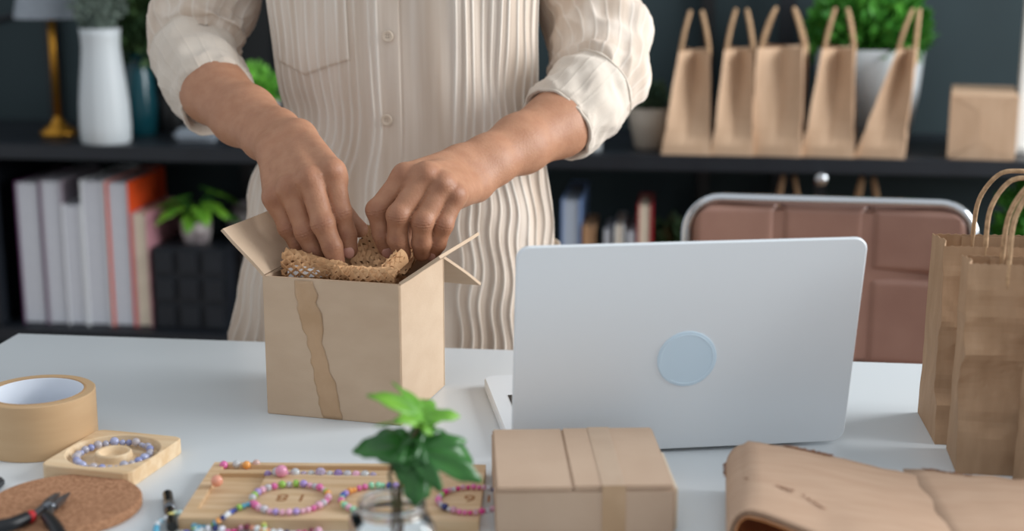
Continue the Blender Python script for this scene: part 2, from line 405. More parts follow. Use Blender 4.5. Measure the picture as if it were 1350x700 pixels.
# pale tissue seen through the left roll's cells
def f6(u, v):
    x = -.052+.040*u; a = -.1+v*.75; r = .0168-.008*u
    return (x, -.028-r*math.cos(a), HZ-.003+r*math.sin(a))
mesh('white_tissue', gridvf([[f6(i/12, j/8) for j in range(9)] for i in range(13)]), M['bk_white'], hp, sol=.0004)['label'] = 'white tissue showing through the paper cells'

# ------------------------------------------------------------------ flat carton in the foreground
a, b, c, d = onz(650, 643, .79), onz(887, 640, .79), onz(862, 561, .79), onz(650, 569, .79)
cc = (a+b+c+d)/4; rz2 = math.atan2(b.y-a.y, b.x-a.x); W2 = (b-a).length; D2 = .136; H2 = .04
fc = thing('low_carton', 'closed flat cardboard carton in front of the laptop with tape over its lid', 'box', (cc.x, cc.y, TZ), rz2)
bx('body', (0, 0, (H2-.003)/2), (W2, D2, H2-.003), M['card2'], fc, .0012)
bx('top_flap', (-W2*.28, 0, H2-.0015), (W2*.43, D2, .003), M['card2'], fc, .0012)
bx('top_flap', (W2*.215, .0, H2-.0012), (W2*.565, D2, .0034), M['card2'], fc, .0014)
bx('tape_strip', (W2*.16, 0, H2+.0007), (.018, D2, .0004), M['tape_faint'], fc, 0)  # top run of the tape coloured paler than the front run
bx('tape_strip', (W2*.16, -D2/2-.0003, H2/2+.0006), (.018, .0004, H2), M['tape'], fc, 0)
bx('side_tab', (W2/2+.002, -.02, H2/2-.002), (.003, D2*.6, H2-.006), M['pages_cream'], fc, .0008)
# ------------------------------------------------------------------ paper carrier bags
def bag(name, label, loc, rz, w, d, h, group, m='kraft', pinch=.03, topd=.7, shift=(0, 0), hh=.075, hw=.03, seed=0, flop=0, jit=1.0, cord=.0026, handles=True, ser=.0011):
    r = thing(name, label, 'paper bag', loc, rz, group)
    rows = []; ts = [0, .04, .10, .18, .26, .34, .42, .5, .6, .7, .8, .9, .97, 1] if not ser else [i/40 for i in range(41)]
    NB, NG = (40, 10) if ser else (16, 6)
    for k, t in enumerate(ts):
        dd = d*(1-(1-topd)*t); s = max(0, (t-.10)/.90); c = pinch*s**.8
        pts = []
        for i in range(NB): pts.append((-w/2+w*i/NB, -dd/2))
        for i in range(NG):
            f = i/NG; q = 1-abs(2*f-1); pts.append((w/2-c*q, -dd/2+dd*f))
        for i in range(NB): pts.append((w/2-w*i/NB, dd/2))
        for i in range(NG):
            f = i/NG; q = 1-abs(2*f-1); pts.append((-w/2+c*q, dd/2-dd*f))
        row = []
        for i, (x, y) in enumerate(pts):
            am = (.0065 if ser else .0035)*jit*math.sin(PI*min(1, t*1.0))*(1 if 0 < t < 1 else 0)
            n = noise.noise(Vector((x*22+seed*3.1, y*22, t*4+seed)))
            sgn = -1 if y < 0 else 1
            if ser: n += 1.6*(.28-abs(noise.noise(Vector((x*15+y*9+seed*5, x*6-y*12+t*3.2, t*3.6+seed)))))+.5*(.25-abs(noise.noise(Vector((x*40+seed, y*40, t*9)))))
            zz = h*t
            if t == 1 and i % 2: zz -= ser
            # folded crease line low on the broad side
            cr_ = -.0025*math.exp(-((t-.26)/.05)**2)*jit
            row.append(Vector((x+shift[0]*t+.3*am*n, y+sgn*(am*n+cr_)+shift[1]*t, zz)))
        rows.append(row+[row[0]])
    V, Fc = gridvf(rows)
    n = len(rows[0]); Fc.append(tuple(range(n-2, -1, -1)))
    mesh('paper_body', (V, Fc), M[m], r, sol=.0006)
    if handles:
        for sg in (-1, 1):
            y = sg*(d*topd/2-.0015); x0, y0 = shift
            lean = -y*.52+flop*hh if not ser else -sg*hh*.10
            pts = spline([(x0-hw, y+y0, h-.03), (x0-hw, y+y0, h), (x0-hw*.92, y+y0+lean*.5, h+hh*.55), (x0-hw*.5, y+y0+lean, h+hh*.93), (x0, y+y0+lean*1.1, h+hh), (x0+hw*.5, y+y0+lean, h+hh*.93), (x0+hw*.92, y+y0+lean*.5, h+hh*.55), (x0+hw, y+y0, h), (x0+hw, y+y0, h-.03)], 5)
            mesh('handle', tube(pts, cord, 8), M['twine'], r, True)
            bx('handle_patch', (x0, y+y0-sg*.0008, h-.018), (hw*2+.02, .0006, .032), M[m], r, bev=0)
    return r
BG = 'large paper bags at the right of the table'
bag('paper_bag', 'rearmost of the large kraft bags on the table, beside the brown chair back', (.298, 1.322, TZ), math.radians(1), .140, .092, .180, BG, pinch=.007, topd=.62, hh=.0605, hw=.034, seed=1, cord=.0022)
bag('paper_bag', 'middle of the large kraft bags on the table, creased across its front', (.305, 1.231, TZ), math.radians(-2), .138, .062, .181, BG, pinch=.006, topd=.55, hh=.070, hw=.036, seed=2, cord=.0022)
bag('paper_bag', 'nearest large kraft bag on the table, cut by the picture edge', (.348, 1.166, TZ), math.radians(-2), .138, .050, .172, BG, pinch=.012, topd=.5, hh=.056, hw=.036, seed=3, handles=False)

# ------------------------------------------------------------------ folded wrapping paper
wp_ = thing('wrapping_paper', 'thick fold of brown wrapping paper lying at the front right', 'wrapping paper', (.14, 1.06, TZ))
def wrap_pt(s, v, off):     # s along the section (lower -> fold -> upper), v front..back, off = thickness offset
    y0 = .936+.0*s; y1 = 1.135
    hgt = .036; r = hgt/2
    xl = .052+.003*v
    if s < 0:            # lower layer
        x, z, nx, nzv = xl-s*.20, .0036, 0, -1
    elif s < 1:          # fold
        a = -PI/2-PI*s; x = xl+r*.8*math.cos(a); z = .0036+r+r*math.sin(a); nx, nzv = math.cos(a), math.sin(a)
    else:                # upper layer falls to the right
        q = s-1; x = xl+q*.24; z = .0036+2*r-.004*q-(2*r-.012)*max(0, q-.18)**1.3*1.05+.0035*math.sin(q*5+v*2)-.065*(1-v)**1.5*max(0, min(q, .22)-.02); nx, nzv = .1, 1
    yb = y1-.045*max(0, (x-.05)/.25)-.004*noise.noise(Vector((x*60, 3, 0)))*(1 if v > .95 else 0)
    yf = y0+(.055 if s >= 0 else .05)*math.exp(-((max(s, 0)-.9)/.7)**2)-.04*max(0, s-1)
    y = yf+(yb-yf)*v
    w = .0012*noise.noise(Vector((x*25, y*25, 2)))
    return Vector((x+nx*off, y, TZ+max(z+nzv*(off+w), .0006)))
ss = [-1, -.7, -.4, -.15]+[i/14 for i in range(15)]+[1.04+i*.04 for i in range(26)]
vv = [i/24 for i in range(25)]
outer = [[wrap_pt(s, v, .0026) for v in vv] for s in ss]; inner = [[wrap_pt(s, v, -.0026) for v in vv] for s in ss]
mesh('outer_sheet', gridvf(outer), M['wrap'], wp_, True, world=True, sol=.0008)
mesh('inner_sheet', gridvf(inner), M['wrap_in'], wp_, True, world=True, sol=.0008)
# layered front and back edges: thin plies between the two skins
for vi in (0, 1):
    for q in (-.0012, .0012):
        mesh('ply', gridvf([[wrap_pt(s, abs(vi-.0-(.006+.03*k)*(1 if vi else -1)) if vi else .004+.03*k, q) for k in range(2)] for s in ss]), M['wrap'], wp_, True, world=True, sol=.0006)
# torn honeycomb edge at the left and rear, and the scuffed ridges on top
def torn(p0, p1, n, seed, nm, s=.006):
    rnd = random.Random(seed); V, Fc = [], []
    for i in range(n):
        t = i/(n-1); p = Vector(p0).lerp(Vector(p1), t); k = len(V)
        q = [Vector((rnd.uniform(-1, 1)*s, rnd.uniform(-1, 1)*s*.5, rnd.uniform(-.3, .5)*s*.5)) for _ in range(4)]
        V += [p+x for x in q]; Fc += [(k, k+1, k+2), (k, k+2, k+3)]
    mesh(nm, (V, Fc), M['torn'], wp_, world=True, kind='stuff', sol=.0005)
torn(wrap_pt(1.13, .985, .0035), wrap_pt(1.27, .985, .0035), 46, 1, 'torn_edge', .0042)
torn(wrap_pt(.97, .42, .0044), wrap_pt(1.13, .34, .0046), 40, 3, 'torn_ridge', .0030)
torn(wrap_pt(1.16, .33, .0042), wrap_pt(1.22, .27, .0042), 12, 5, 'torn_ridge', .0018)
torn(wrap_pt(.55, .80, .0036), wrap_pt(.55, .995, .0036), 22, 4, 'torn_edge', .0022)
# second sheet across the right
e = [[None]*15 for _ in range(13)]
for i in range(13):
    for j in range(15):
        u, v = i/12, j/14
        x = .178+.015*(1-v)+.20*u; y = .965+.158*v-.03*u
        z = wrap_pt(1+min((x-.052)/.24, .62), v, .0)[2]-TZ+.0048+(.0008 if i else -.003)+.0012*math.sin(u*40)*(.5+.5*v)*min(1, i/3)
        e[i][j] = Vector((x, y, TZ+z))
torn(e[1][14]+Vector((0, -.001, .0012)), e[3][14]+Vector((0, -.001, .0012)), 20, 2, 'torn_edge', .0032)
mesh('top_sheet', gridvf(e), M['wrap'], wp_, True, world=True, sol=.0016)

# ------------------------------------------------------------------ tape roll
tr = thing('tape_roll', 'wide roll of tan packing tape with a white core', 'tape', (-.574, 1.178, TZ))
mesh('tape_winding', lathe([(.0405, .0005), (.0495, 0), (.0503, .0006), (.0503, .0497), (.0495, .0503), (.0425, .0500)], 72, cap=False), M['taperoll'], tr, True).modifiers.new('e', 'EDGE_SPLIT')
mesh('core_ring', lathe([(.0425, .0500), (.0415, .0505), (.0402, .0505), (.0402, .0002), (.0425, .0002)], 72, cap=False), M['tapeside'], tr)
mesh('core', lathe([(.0401, .0500), (.0392, .0502), (.0390, .0495), (.0390, .0006), (.0401, .0002)], 72, cap=False), M['core'], tr, True)

# ------------------------------------------------------------------ beads
BEADV = {}
def beadmesh(shape):
    if shape in BEADV: return BEADV[shape]
    if shape == 'round': vf = sphere(1, 14, 9)
    elif shape == 'facet': vf = sphere(1, 8, 5)
    else: vf = lathe([(.45, -.75), (.95, -.55), (1, 0), (.95, .55), (.45, .75)], 12)
    BEADV[shape] = vf; return vf
BM = {}
def bead_mat(c, clear=False):
    k = (c, clear)
    if k not in BM: BM[k] = mat('bead_%02x%02x%02x' % c + ('_clear' if clear else ''), c, .18, spec=.6, trans=.35 if clear else 0, coat=.3)
    return BM[k]
BME = {}
def bead(parent, p, r, c, clear=False, shape='round', d=None, name='bead'):
    k = (c, clear, shape)
    if k not in BME:
        me = bpy.data.meshes.new('bead'); me.from_pydata([tuple(q) for q in beadmesh(shape)[0]], [], beadmesh(shape)[1]); me.materials.append(bead_mat(c, clear))
        if shape != 'facet': me.polygons.foreach_set('use_smooth', [True]*len(me.polygons))
        BME[k] = me
    o = bpy.data.objects.new(name, BME[k]); C.objects.link(o); o.scale = (r, r, r)
    if parent is not None:
        o.parent = parent; o.location = root_inv(parent) @ Vector(p)
    else: o.location = p
    if d is not None: o.rotation_euler = Vector(d).to_track_quat('Z', 'Y').to_euler()
    return o
PK, LP, CR, LI, GR, BL, YE, OR, MI, MG, NB_, TL, WH, PC = (222, 110, 168), (232, 176, 200), (226, 226, 236), (176, 150, 214), (150, 196, 84), (70, 90, 176), (236, 222, 130), (238, 164, 84), (150, 214, 176), (206, 50, 130), (40, 48, 110), (96, 176, 206), (232, 236, 240), (232, 160, 134)
def strand(name, label, pts, cols, r, group=None, closed=False, rv=0, seed=1, clear=(), shape=('round',), zfun=None):
    pts = [Vector(p) for p in pts]; rnd = random.Random(seed)
    o = thing(name, label, 'bracelet' if closed else 'bead strand', tuple(sum((Vector((p.x, p.y, 0)) for p in pts), Vector())/len(pts)+Vector((0, 0, min(p.z for p in pts)-r))), 0, group)
    cur = pts+([pts[0]] if closed else [])
    mesh('cord', tube(cur[:-1] if closed else cur, .0004, 5, closed=closed), M['twine'], o, world=True)
    L = [0]
    for i in range(len(cur)-1): L.append(L[-1]+(cur[i+1]-cur[i]).length)
    s = 0; k = 0
    while s < L[-1]-r*.6:
        rr = r*(1+rnd.uniform(-rv, rv)); s2 = s+rr
        i = 0
        while i < len(L)-2 and L[i+1] < s2: i += 1
        t = (s2-L[i])/max(L[i+1]-L[i], 1e-9); p = cur[i].lerp(cur[i+1], min(t, 1)); d = cur[i+1]-cur[i]
        c = cols[k % len(cols)]
        bead(o, p+Vector((0, 0, rr-r)), rr, c, c in clear, shape[k % len(shape)], d)
        s += 2*rr*1.01; k += 1
    return o
def ell(c, a, b, rot, n=48, z=0, start=0, end=2*PI):
    o = []
    for i in range(n):
        t = start+(end-start)*i/(n if end-start > 6.2 else n-1); x, y = a*math.cos(t), b*math.sin(t)
        o.append(Vector((c[0]+x*math.cos(rot)-y*math.sin(rot), c[1]+x*math.sin(rot)+y*math.cos(rot), z)))
    return o

# square bracelet tray with a turned groove
wt = thing('bracelet_tray', 'small square pine tray with a turned ring groove beside the tape roll', 'tray', (-.487, 1.133, TZ), math.radians(-8))
def sq_ring(w, d, r, z, n=96):
    o = []
    for i in range(n):
        a = 2*PI*i/n; dx, dy = math.cos(a), math.sin(a)
        # ray against rounded rectangle
        lo, hi = 0, .2
        for _ in range(24):
            m_ = (lo+hi)/2; x, y = abs(dx*m_), abs(dy*m_); qx, qy = x-w/2+r, y-d/2+r
            dist = math.hypot(max(qx, 0), max(qy, 0))+min(max(qx, qy), 0)-r
            if dist < 0: lo = m_
            else: hi = m_
        o.append(Vector((dx*lo, dy*lo, z)))
    return o
def circ(r, z, n=96, sy=1): return [Vector((r*math.cos(2*PI*i/n), r*sy*math.sin(2*PI*i/n), z)) for i in range(n)]
rings = [sq_ring(.084, .094, .008, 0), sq_ring(.085, .095, .008, .0008), sq_ring(.085, .095, .008, .0128), sq_ring(.0835, .0935, .008, .0136),
         circ(.0405, .0136, sy=1.02), circ(.0395, .013, sy=1.02), circ(.0375, .0062, sy=1.02), circ(.0335, .0046), circ(.0200, .0046), circ(.0165, .0068), circ(.0155, .0122), circ(.0145, .0132), circ(.0125, .0128), circ(.0085, .0076), circ(.002, .0066)]
V = [p for r in rings for p in r]; n = 96
Fc = [(k*n+i, k*n+(i+1) % n, (k+1)*n+(i+1) % n, (k+1)*n+i) for k in range(len(rings)-1) for i in range(n)]+[tuple(range(n-1, -1, -1)), tuple((len(rings)-1)*n+i for i in range(n))]
mesh('tray_block', (V, Fc), M['wood'], wt)
LV = (166, 172, 206); LV2 = (198, 198, 216); LV3 = (140, 148, 194); LV4 = (212, 206, 214)
strand('bead_bracelet', 'lavender stone bead bracelet lying in the groove of the square tray', ell((-.487, 1.133), .0305, .0330, -.14, z=TZ+.0095), [LV, LV2, LV4, LV3, LV2, LV, LV2, LV4, LV3, LV], .0033, closed=True, rv=.28, seed=3, clear=(LV4, LV2))

# cork disc and pliers
cd = tag(mesh('cork_mat', xf(lathe([(.0005, 0), (.0595, 0), (.061, .0015), (.061, .0065), (.0595, .008), (.0005, .008)], 72, cap=False), T(0, 0, 0)), M['cork']), 'round cork mat with black pliers lying on it', 'mat')
cd.location = (-.487, 1.030, TZ)
pl = thing('pliers', 'small cutting pliers with black grips and a red collar on the cork', 'pliers', (0, 0, 0)); 
pz = TZ+.008+.0055
def pp(px, py, dz=0): return onz(px, py, pz+dz)
INV[pl.name] = Matrix.Translation((-pp(60, 680)).to_tuple()); pl.location = pp(60, 680)
g1 = spline([pp(-45, 706), pp(-8, 696), pp(18, 690), pp(41, 680)], 5)
mesh('grip', tube(g1, [.0042+.0012*math.sin(i/len(g1)*PI) for i in range(len(g1))], 12), M['grip'], pl, True, world=True)
g2 = spline([pp(95, 745), pp(82, 712), pp(72, 694), pp(61, 680)], 5)
mesh('grip', tube(g2, [.0042+.0012*math.sin(i/len(g2)*PI) for i in range(len(g2))], 12), M['grip'], pl, True, world=True)
mesh('collar', tube([pp(37, 682.5), pp(43, 680)], .0048, 14), M['red'], pl, True, world=True)
mesh('shank', tube(spline([pp(42, 681), pp(52, 673), pp(60, 667)], 4), [.003]*9, 10), M['steel'], pl, True, world=True)
mesh('shank', tube(spline([pp(61, 681), pp(66, 675), pp(66, 668)], 4), [.003]*9, 10), M['steel'], pl, True, world=True)
mesh('joint', xf(lathe([(.0055, -.003), (.0058, -.002), (.0058, .002), (.0050, .003), (.0024, .0032), (.0022, .0040)], 20), Matrix.Translation(pp(65, 667))), M['steel'], pl, True, world=True)
for (x1, y1, x2, y2) in ((63, 663, 79, 650), (70, 668, 92, 650)):
    q = [pp(x1, y1), pp((x1+x2)/2+.5, (y1+y2)/2-.5), pp(x2, y2)]
    mesh('jaw', tube(q, [.0040, .0034, .0007], 6), M['steel'], pl, world=True)
# dark case peeping out at the left edge
pc = onz(-6, 641, TZ)
tag(bx('dark_case', (0, 0, .004), (.028, .030, .008), M['bk_charcoal'], bev=.002), 'corner of a flat dark grey case at the left edge of the table', 'case').location = (pc.x-.006, pc.y-.012, TZ)
# dark metal tube
a, b = onz(221, 652, TZ+.0045), onz(227, 695, TZ+.0045)
lt = thing('metal_tube', 'dark polished metal tube lying on the table left of the bead board', 'tube', (a.x, a.y, TZ))
mesh('barrel', tube([a, b], .0043, 20), mat('gunmetal', (58, 58, 56), .25, metal=.8), lt, True, world=True).modifiers.new('e', 'EDGE_SPLIT')
mesh('band', tube([a.lerp(b, .32), a.lerp(b, .5)], .0046, 20), M['steel'], lt, True, world=True)
mesh('end_cap', tube([a-(b-a).normalized()*.0015, a], [.003, .0043], 20), M['black'], lt, True, world=True)

# ------------------------------------------------------------------ bead board
bth = math.atan2(.0225, .236)
bo = onz(283, 609, TZ+.0095); bc = Vector((bo.x, bo.y, TZ)); 
bb = thing('bead_board', 'long pine bead design board with recesses and engraved numerals', 'board', tuple(bc), bth)
BWd, BDp, BHt = .232, .124, .0095
xs = [0, .010, .020, .050, .053, .160, .175, BWd]; ys = [0, .010, .020, .055, .058, .098, .106, .112, .1175, BDp]
# cells are counted from the front left (y measured from the front edge)
def depth(x, y):
    if .010 < x < .050 and .020 < y < .098: return .0035 if True else 0
    if .010 < x < .053 and .106 < y < .1175: return .0035
    if .053 < x < .175 and .106 < y < .1175 and not (.1175 < y): return .0035
    return 0
xs = sorted(set([0, .002, .010, .050, .053, .175, BWd-.002, BWd])); ys = sorted(set([0, .002, .020, .098, .106, .1175, BDp-.002, BDp]))
V, Fc = [], []
def quad(*p):
    k = len(V); V.extend(Vector(q) for q in p); Fc.append((k, k+1, k+2, k+3))
H = {}
for i in range(len(xs)-1):
    for j in range(len(ys)-1):
        x0, x1, y0, y1 = xs[i], xs[i+1], ys[j], ys[j+1]; z = BHt-depth((x0+x1)/2, (y0+y1)/2); H[i, j] = z
        quad((x0, y0-BDp, z), (x1, y0-BDp, z), (x1, y1-BDp, z), (x0, y1-BDp, z))
for (i, j), z in list(H.items()):
    for (k, l, pa, pb) in ((i+1, j, (1, 0), (1, 1)), (i, j+1, (0, 1), (1, 1))):
        if (k, l) in H and abs(H[k, l]-z) > 1e-5:
            p = (xs[i+pa[0]], ys[j+pa[1]]-BDp); q = (xs[i+pb[0]], ys[j+pb[1]]-BDp); z2 = H[k, l]
            quad((p[0], p[1], z), (q[0], q[1], z), (q[0], q[1], z2), (p[0], p[1], z2))
for p, q in (((0, -BDp), (BWd, -BDp)), ((BWd, -BDp), (BWd, 0)), ((BWd, 0), (0, 0)), ((0, 0), (0, -BDp))):
    quad((p[0], p[1], 0), (q[0], q[1], 0), (q[0], q[1], BHt), (p[0], p[1], BHt))
quad((0, 0, 0), (BWd, 0, 0), (BWd, -BDp, 0), (0, -BDp, 0))
mesh('board', (V, Fc), M['wood2'], bb, recalc=True)
BT = TZ+BHt
def numeral(txt, p):
    cu = bpy.data.curves.new('engraved_numeral', 'FONT'); cu.body = txt; cu.size = .0205; cu.align_x = 'CENTER'; cu.align_y = 'CENTER'; cu.extrude = .0001; cu.space_character = 1.5
    t = bpy.data.objects.new('tmp', cu); C.objects.link(t); bpy.context.view_layer.update()
    me = bpy.data.meshes.new_from_object(t.evaluated_get(bpy.context.evaluated_depsgraph_get())); bpy.data.objects.remove(t)
    me.materials.clear(); me.materials.append(M['burn'])
    o = bpy.data.objects.new('engraved_numeral', me); C.objects.link(o); o.parent = bb
    o.location = root_inv(bb) @ Vector((p.x, p.y, BT+.0001)); o.rotation_euler = (0, 0, PI)
numeral('18', onz(385, 656, BT)); numeral('16', onz(632, 657, BT))
bz = BT+.0028
def opx(px, py, z=None): return onz(px, py, bz if z is None else z)
ec = opx(383, 656); 
strand('bead_bracelet', 'pink and lilac bead bracelet circling the engraved 18 on the bead board', ell((ec.x, ec.y), .0300, .0300, 0, z=bz, start=2.2, end=2.2+2*PI), [PK, CR, LP, LI, GR, CR, GR, PK, PK, LP, CR, LP, LI, LP, LP, LI, LP, LP, PK, LP, CR, PK, LP, CR, OR, GR, LP], .0027, closed=True, rv=.18, seed=5, shape=('round', 'disc', 'round'), clear=(CR,))
ec = opx(500, 657)
strand('bead_bracelet', 'pastel rainbow bead bracelet behind the glass jar', ell((ec.x, ec.y), .0300, .0285, 0, z=bz, start=1.7, end=1.7+2*PI), [MI, MI, PK, PK, OR, OR, LI, BL, MI, PK, YE, MI, LP], .0026, closed=True, rv=.15, seed=6, shape=('round', 'disc'))
ec = opx(622, 658)
strand('bead_bracelet', 'magenta and rose bead bracelet circling the engraved 16 on the bead board', ell((ec.x, ec.y), .0265, .0270, 0, z=bz, start=.4, end=.4+2*PI), [PK, LP, CR, NB_, CR, LP, PK, PK, MG, LP, MG, CR, LP, MG, GR, CR, LP], .0024, closed=True, rv=.2, seed=7, shape=('disc', 'round'), clear=(CR, LP))
zz = BT-.0035+.0034
strand('bead_strand', 'lilac and clear crystal bead strand along the long slot of the bead board', spline([opx(348, 624, zz+.0012), opx(400, 624, zz), opx(450, 625, zz), opx(500, 626, zz)], 6), [LI, CR, LP, WH, (206, 190, 220), WH, (206, 190, 220), WH], .0037, rv=.25, seed=8, clear=(LI, CR, WH, (206, 190, 220)), shape=('facet', 'round'))
for px, py, r, c, nm in ((295, 613, .0036, PK, 'small pink bead in the rear slot of the bead board'), (312, 612, .0036, WH, 'clear crystal bead between pink and orange beads on the board'), (325, 613, .0036, OR, 'orange bead in the rear slot of the bead board'), (338, 611, .0034, (206, 170, 160), 'brownish clear bead right of the orange bead on the board'), (371, 621, .0052, (226, 150, 180), 'large rose pink bead on the crystal strand slot'), (286, 634, .0050, PC, 'round peach bead standing at the rectangular recess of the board')):
    z = BT+(-.0035 if py < 620 else 0)+r
    tag(bead(None, onz(px, py, z), r, c, c == WH), nm, 'bead')
# loose strands at the front left of the board
zt = TZ+.003
def mix(seed, n, cols):
    rnd = random.Random(seed); return [rnd.choice(cols) for _ in range(n)]
s1 = spline([onz(330, 664, BT+.002), onz(312, 671, BT+.002), onz(300, 678, BT+.002), onz(290, 685, BT+.0015), onz(280, 692, zt+.001), onz(266, 695, zt), onz(240, 706, zt)], 6)
strand('bead_strand', 'blue and green seed bead strand trailing over the front edge of the board', s1, [TL, TL, GR, NB_, BL, WH, WH, NB_, OR, TL, GR, WH], .0022, rv=.2, seed=11, shape=('disc', 'round'))
s2 = spline([onz(205, 702, zt), onz(209, 690, zt+.001), onz(222, 681, zt+.004), onz(233, 676, zt+.004), onz(243, 681, zt+.003), onz(254, 690, zt), onz(259, 700, zt), onz(264, 715, zt)], 6)
strand('bead_strand', 'pale mint and turquoise bead strand looped at the front left of the board', s2, [TL, TL, WH, (170, 206, 222), WH, YE, (214, 230, 200), (190, 220, 220), (206, 226, 226), WH], .0026, rv=.15, seed=12, shape=('round', 'disc'))
s3 = spline([onz(262, 699, zt), onz(285, 697, zt+.001), onz(305, 701, zt), onz(320, 695, zt), onz(345, 698, zt+.001), onz(375, 703, zt), onz(420, 700, zt)], 6)
strand('bead_strand', 'mixed pink and wine bead strand along the front side of the board', s3, [WH, CR, NB_, CR, PK, MG, (120, 40, 60), LP, (120, 40, 60), PC, WH, OR, PC], .0025, rv=.2, seed=13, shape=('round', 'disc'))
s4 = spline([onz(349, 684, TZ+.007), onz(348, 691, TZ+.005), onz(350, 708, zt)], 5)
strand('bead_strand', 'short yellow and green strand hanging down the front side of the board', s4, [YE, YE, GR, WH], .0022, seed=14, shape=('disc',))

# ------------------------------------------------------------------ plant in a glass jar
jp = atZ(519, 786, 1.0); jp.z = TZ
jar = thing('glass_jar', 'small clear glass jar in front holding a leafy cutting', 'jar', tuple(jp), .35)
def oct_ring(w, r, z): return [Vector((x, y, z)) for x, y in rrect(w, w, r, 5)]
def ringsvf(rings, caps=True):
    n = len(rings[0]); V = [p for r in rings for p in r]
    Fc = [(k*n+i, k*n+(i+1) % n, (k+1)*n+(i+1) % n, (k+1)*n+i) for k in range(len(rings)-1) for i in range(n)]
    if caps: Fc += [tuple(range(n-1, -1, -1)), tuple((len(rings)-1)*n+i for i in range(n))]
    return V, Fc
jw = [(.052, .010, 0), (.056, .012, .002), (.056, .012, .052), (.053, .013, .057), (.046, .0225, .060), (.044, .0219, .062), (.044, .0219, .064), (.047, .0233, .0655), (.047, .0233, .0685), (.045, .0224, .0705),
      (.042, .0209, .0695), (.041, .0204, .062), (.049, .013, .055), (.051, .011, .050), (.051, .011, .006), (.046, .009, .0045)]
mesh('glass_body', ringsvf([oct_ring(*q) for q in jw]), M['glass'], jar, True)
cut = thing('leafy_cutting', 'ivy-like green cutting with lobed leaves standing in the glass jar', 'plant', tuple(jp+Vector((0, 0, .006))))
ZP = 1.0
def ap(px, py, dz=0): return atZ(px, py, ZP+dz)
def leafvf(lobes, L, cup=.25):
    """outline from (angle deg, radius) pairs, blade from petiole at origin along +x; z = cupping"""
    pts = []
    n = len(lobes)
    for i in range(n-1):
        (a0, r0), (a1, r1) = lobes[i], lobes[i+1]
        for k in range(4):
            t = k/4; t2 = t*t*(3-2*t); a = math.radians(a0+(a1-a0)*t); r = (r0+(r1-r0)*t2)*L; pts.append((r*math.cos(a), r*math.sin(a)))
    a, r = lobes[-1]; pts.append((r*L*math.cos(math.radians(a)), r*L*math.sin(math.radians(a))))
    V = [Vector((.0, 0, 0))]; Fc = []
    for s in (.35, .7, 1.0):
        for x, y in pts:
            V.append(Vector((x*s, y*s, -cup*(x*s*x*s+y*s*y*s)/L+.14*abs(y*s)+.03*L*math.sin(math.atan2(y, x)*8)*s)))
    m = len(pts)
    for i in range(m-1):
        Fc.append((0, 1+i, 2+i))
        for k in range(2): Fc.append((1+k*m+i, 1+(k+1)*m+i, 2+(k+1)*m+i, 2+k*m+i))
    return V, Fc
IVY = [(-150, .12), (-120, .45), (-95, .55), (-80, .35), (-60, .62), (-45, .85), (-30, .50), (-12, .85), (0, 1.05), (12, .85), (30, .50), (45, .85), (60, .62), (80, .35), (95, .55), (120, .45), (150, .12)]
BROAD = [(-165, .10), (-130, .26), (-90, .32), (-60, .42), (-40, .56), (-24, .62), (-12, .86), (0, 1.0), (12, .86), (24, .62), (40, .56), (60, .42), (90, .32), (130, .26), (165, .10)]
def leaf(p, tip, L, shape, m, roll=0, cup=.3, wide=1):
    p, tip = Vector(p), Vector(tip); x = (tip-p).normalized(); up = Vector((0, 0, 1)) if abs(x.z) < .85 else -VIEW
    y = up.cross(x).normalized(); z = x.cross(y); mt = Matrix((x, y, z)).transposed().to_4x4(); mt = Matrix.Translation(p) @ mt @ R(roll, 'X') @ Matrix.Diagonal((1, wide, 1, 1))
    return mesh('leaf', xf(leafvf(shape, L, cup), mt), m, cut, True, world=True, sol=.0005)
b0 = jp+Vector((.000, .002, .008))
stems = [spline([b0, ap(518, 655), ap(514, 625), ap(524, 598, .005), ap(545, 575), ap(555, 552)], 6),
         spline([b0+Vector((.006, 0, 0)), ap(528, 650), ap(528, 632), ap(514, 610), ap(513, 590)], 6),
         spline([b0+Vector((.004, .004, 0)), ap(524, 652), ap(540, 628), ap(548, 606), ap(565, 595)], 6)]
for s in stems: mesh('stem', tube(s, .0013, 8), M['stem'], cut, True, world=True)
leaf(ap(556, 548), ap(488, 508, -.02), .040, IVY, M['leaf_light'], roll=-.5, cup=.2, wide=.9)
leaf(ap(556, 550), ap(528, 500, .03), .029, IVY, M['leaf_light'], roll=.2, cup=.2)
leaf(ap(552, 552), ap(602, 539, .0), .028, BROAD, M['leaf_light'], roll=.5, wide=.8)
leaf(ap(553, 550), ap(578, 508, .02), .022, BROAD, M['leaf_light'], roll=.3)
leaf(ap(560, 562), ap(492, 540, -.02), .038, BROAD, M['leaf_light'], roll=.3, wide=.7)
leaf(ap(537, 588), ap(470, 583, -.008), .037, BROAD, M['leaf_dark'], roll=-.55, wide=1.15)
leaf(ap(520, 596), ap(552, 562, -.005), .023, BROAD, M['leaf_dark'], roll=.2)
leaf(ap(550, 592), ap(642, 628, -.012), .047, IVY, M['leaf_dark'], roll=.75, cup=.25, wide=.75)
leaf(ap(556, 588), ap(634, 602, .012), .042, BROAD, M['leaf_dark'], roll=.8, cup=.3, wide=1.0)
leaf(ap(547, 598), ap(548, 668, -.01), .037, BROAD, M['leaf_dark'], roll=PI*.95, cup=.15, wide=1.0)
leaf(ap(535, 600), ap(562, 655, .006), .034, BROAD, M['leaf_dark'], roll=PI*.9, cup=.1)

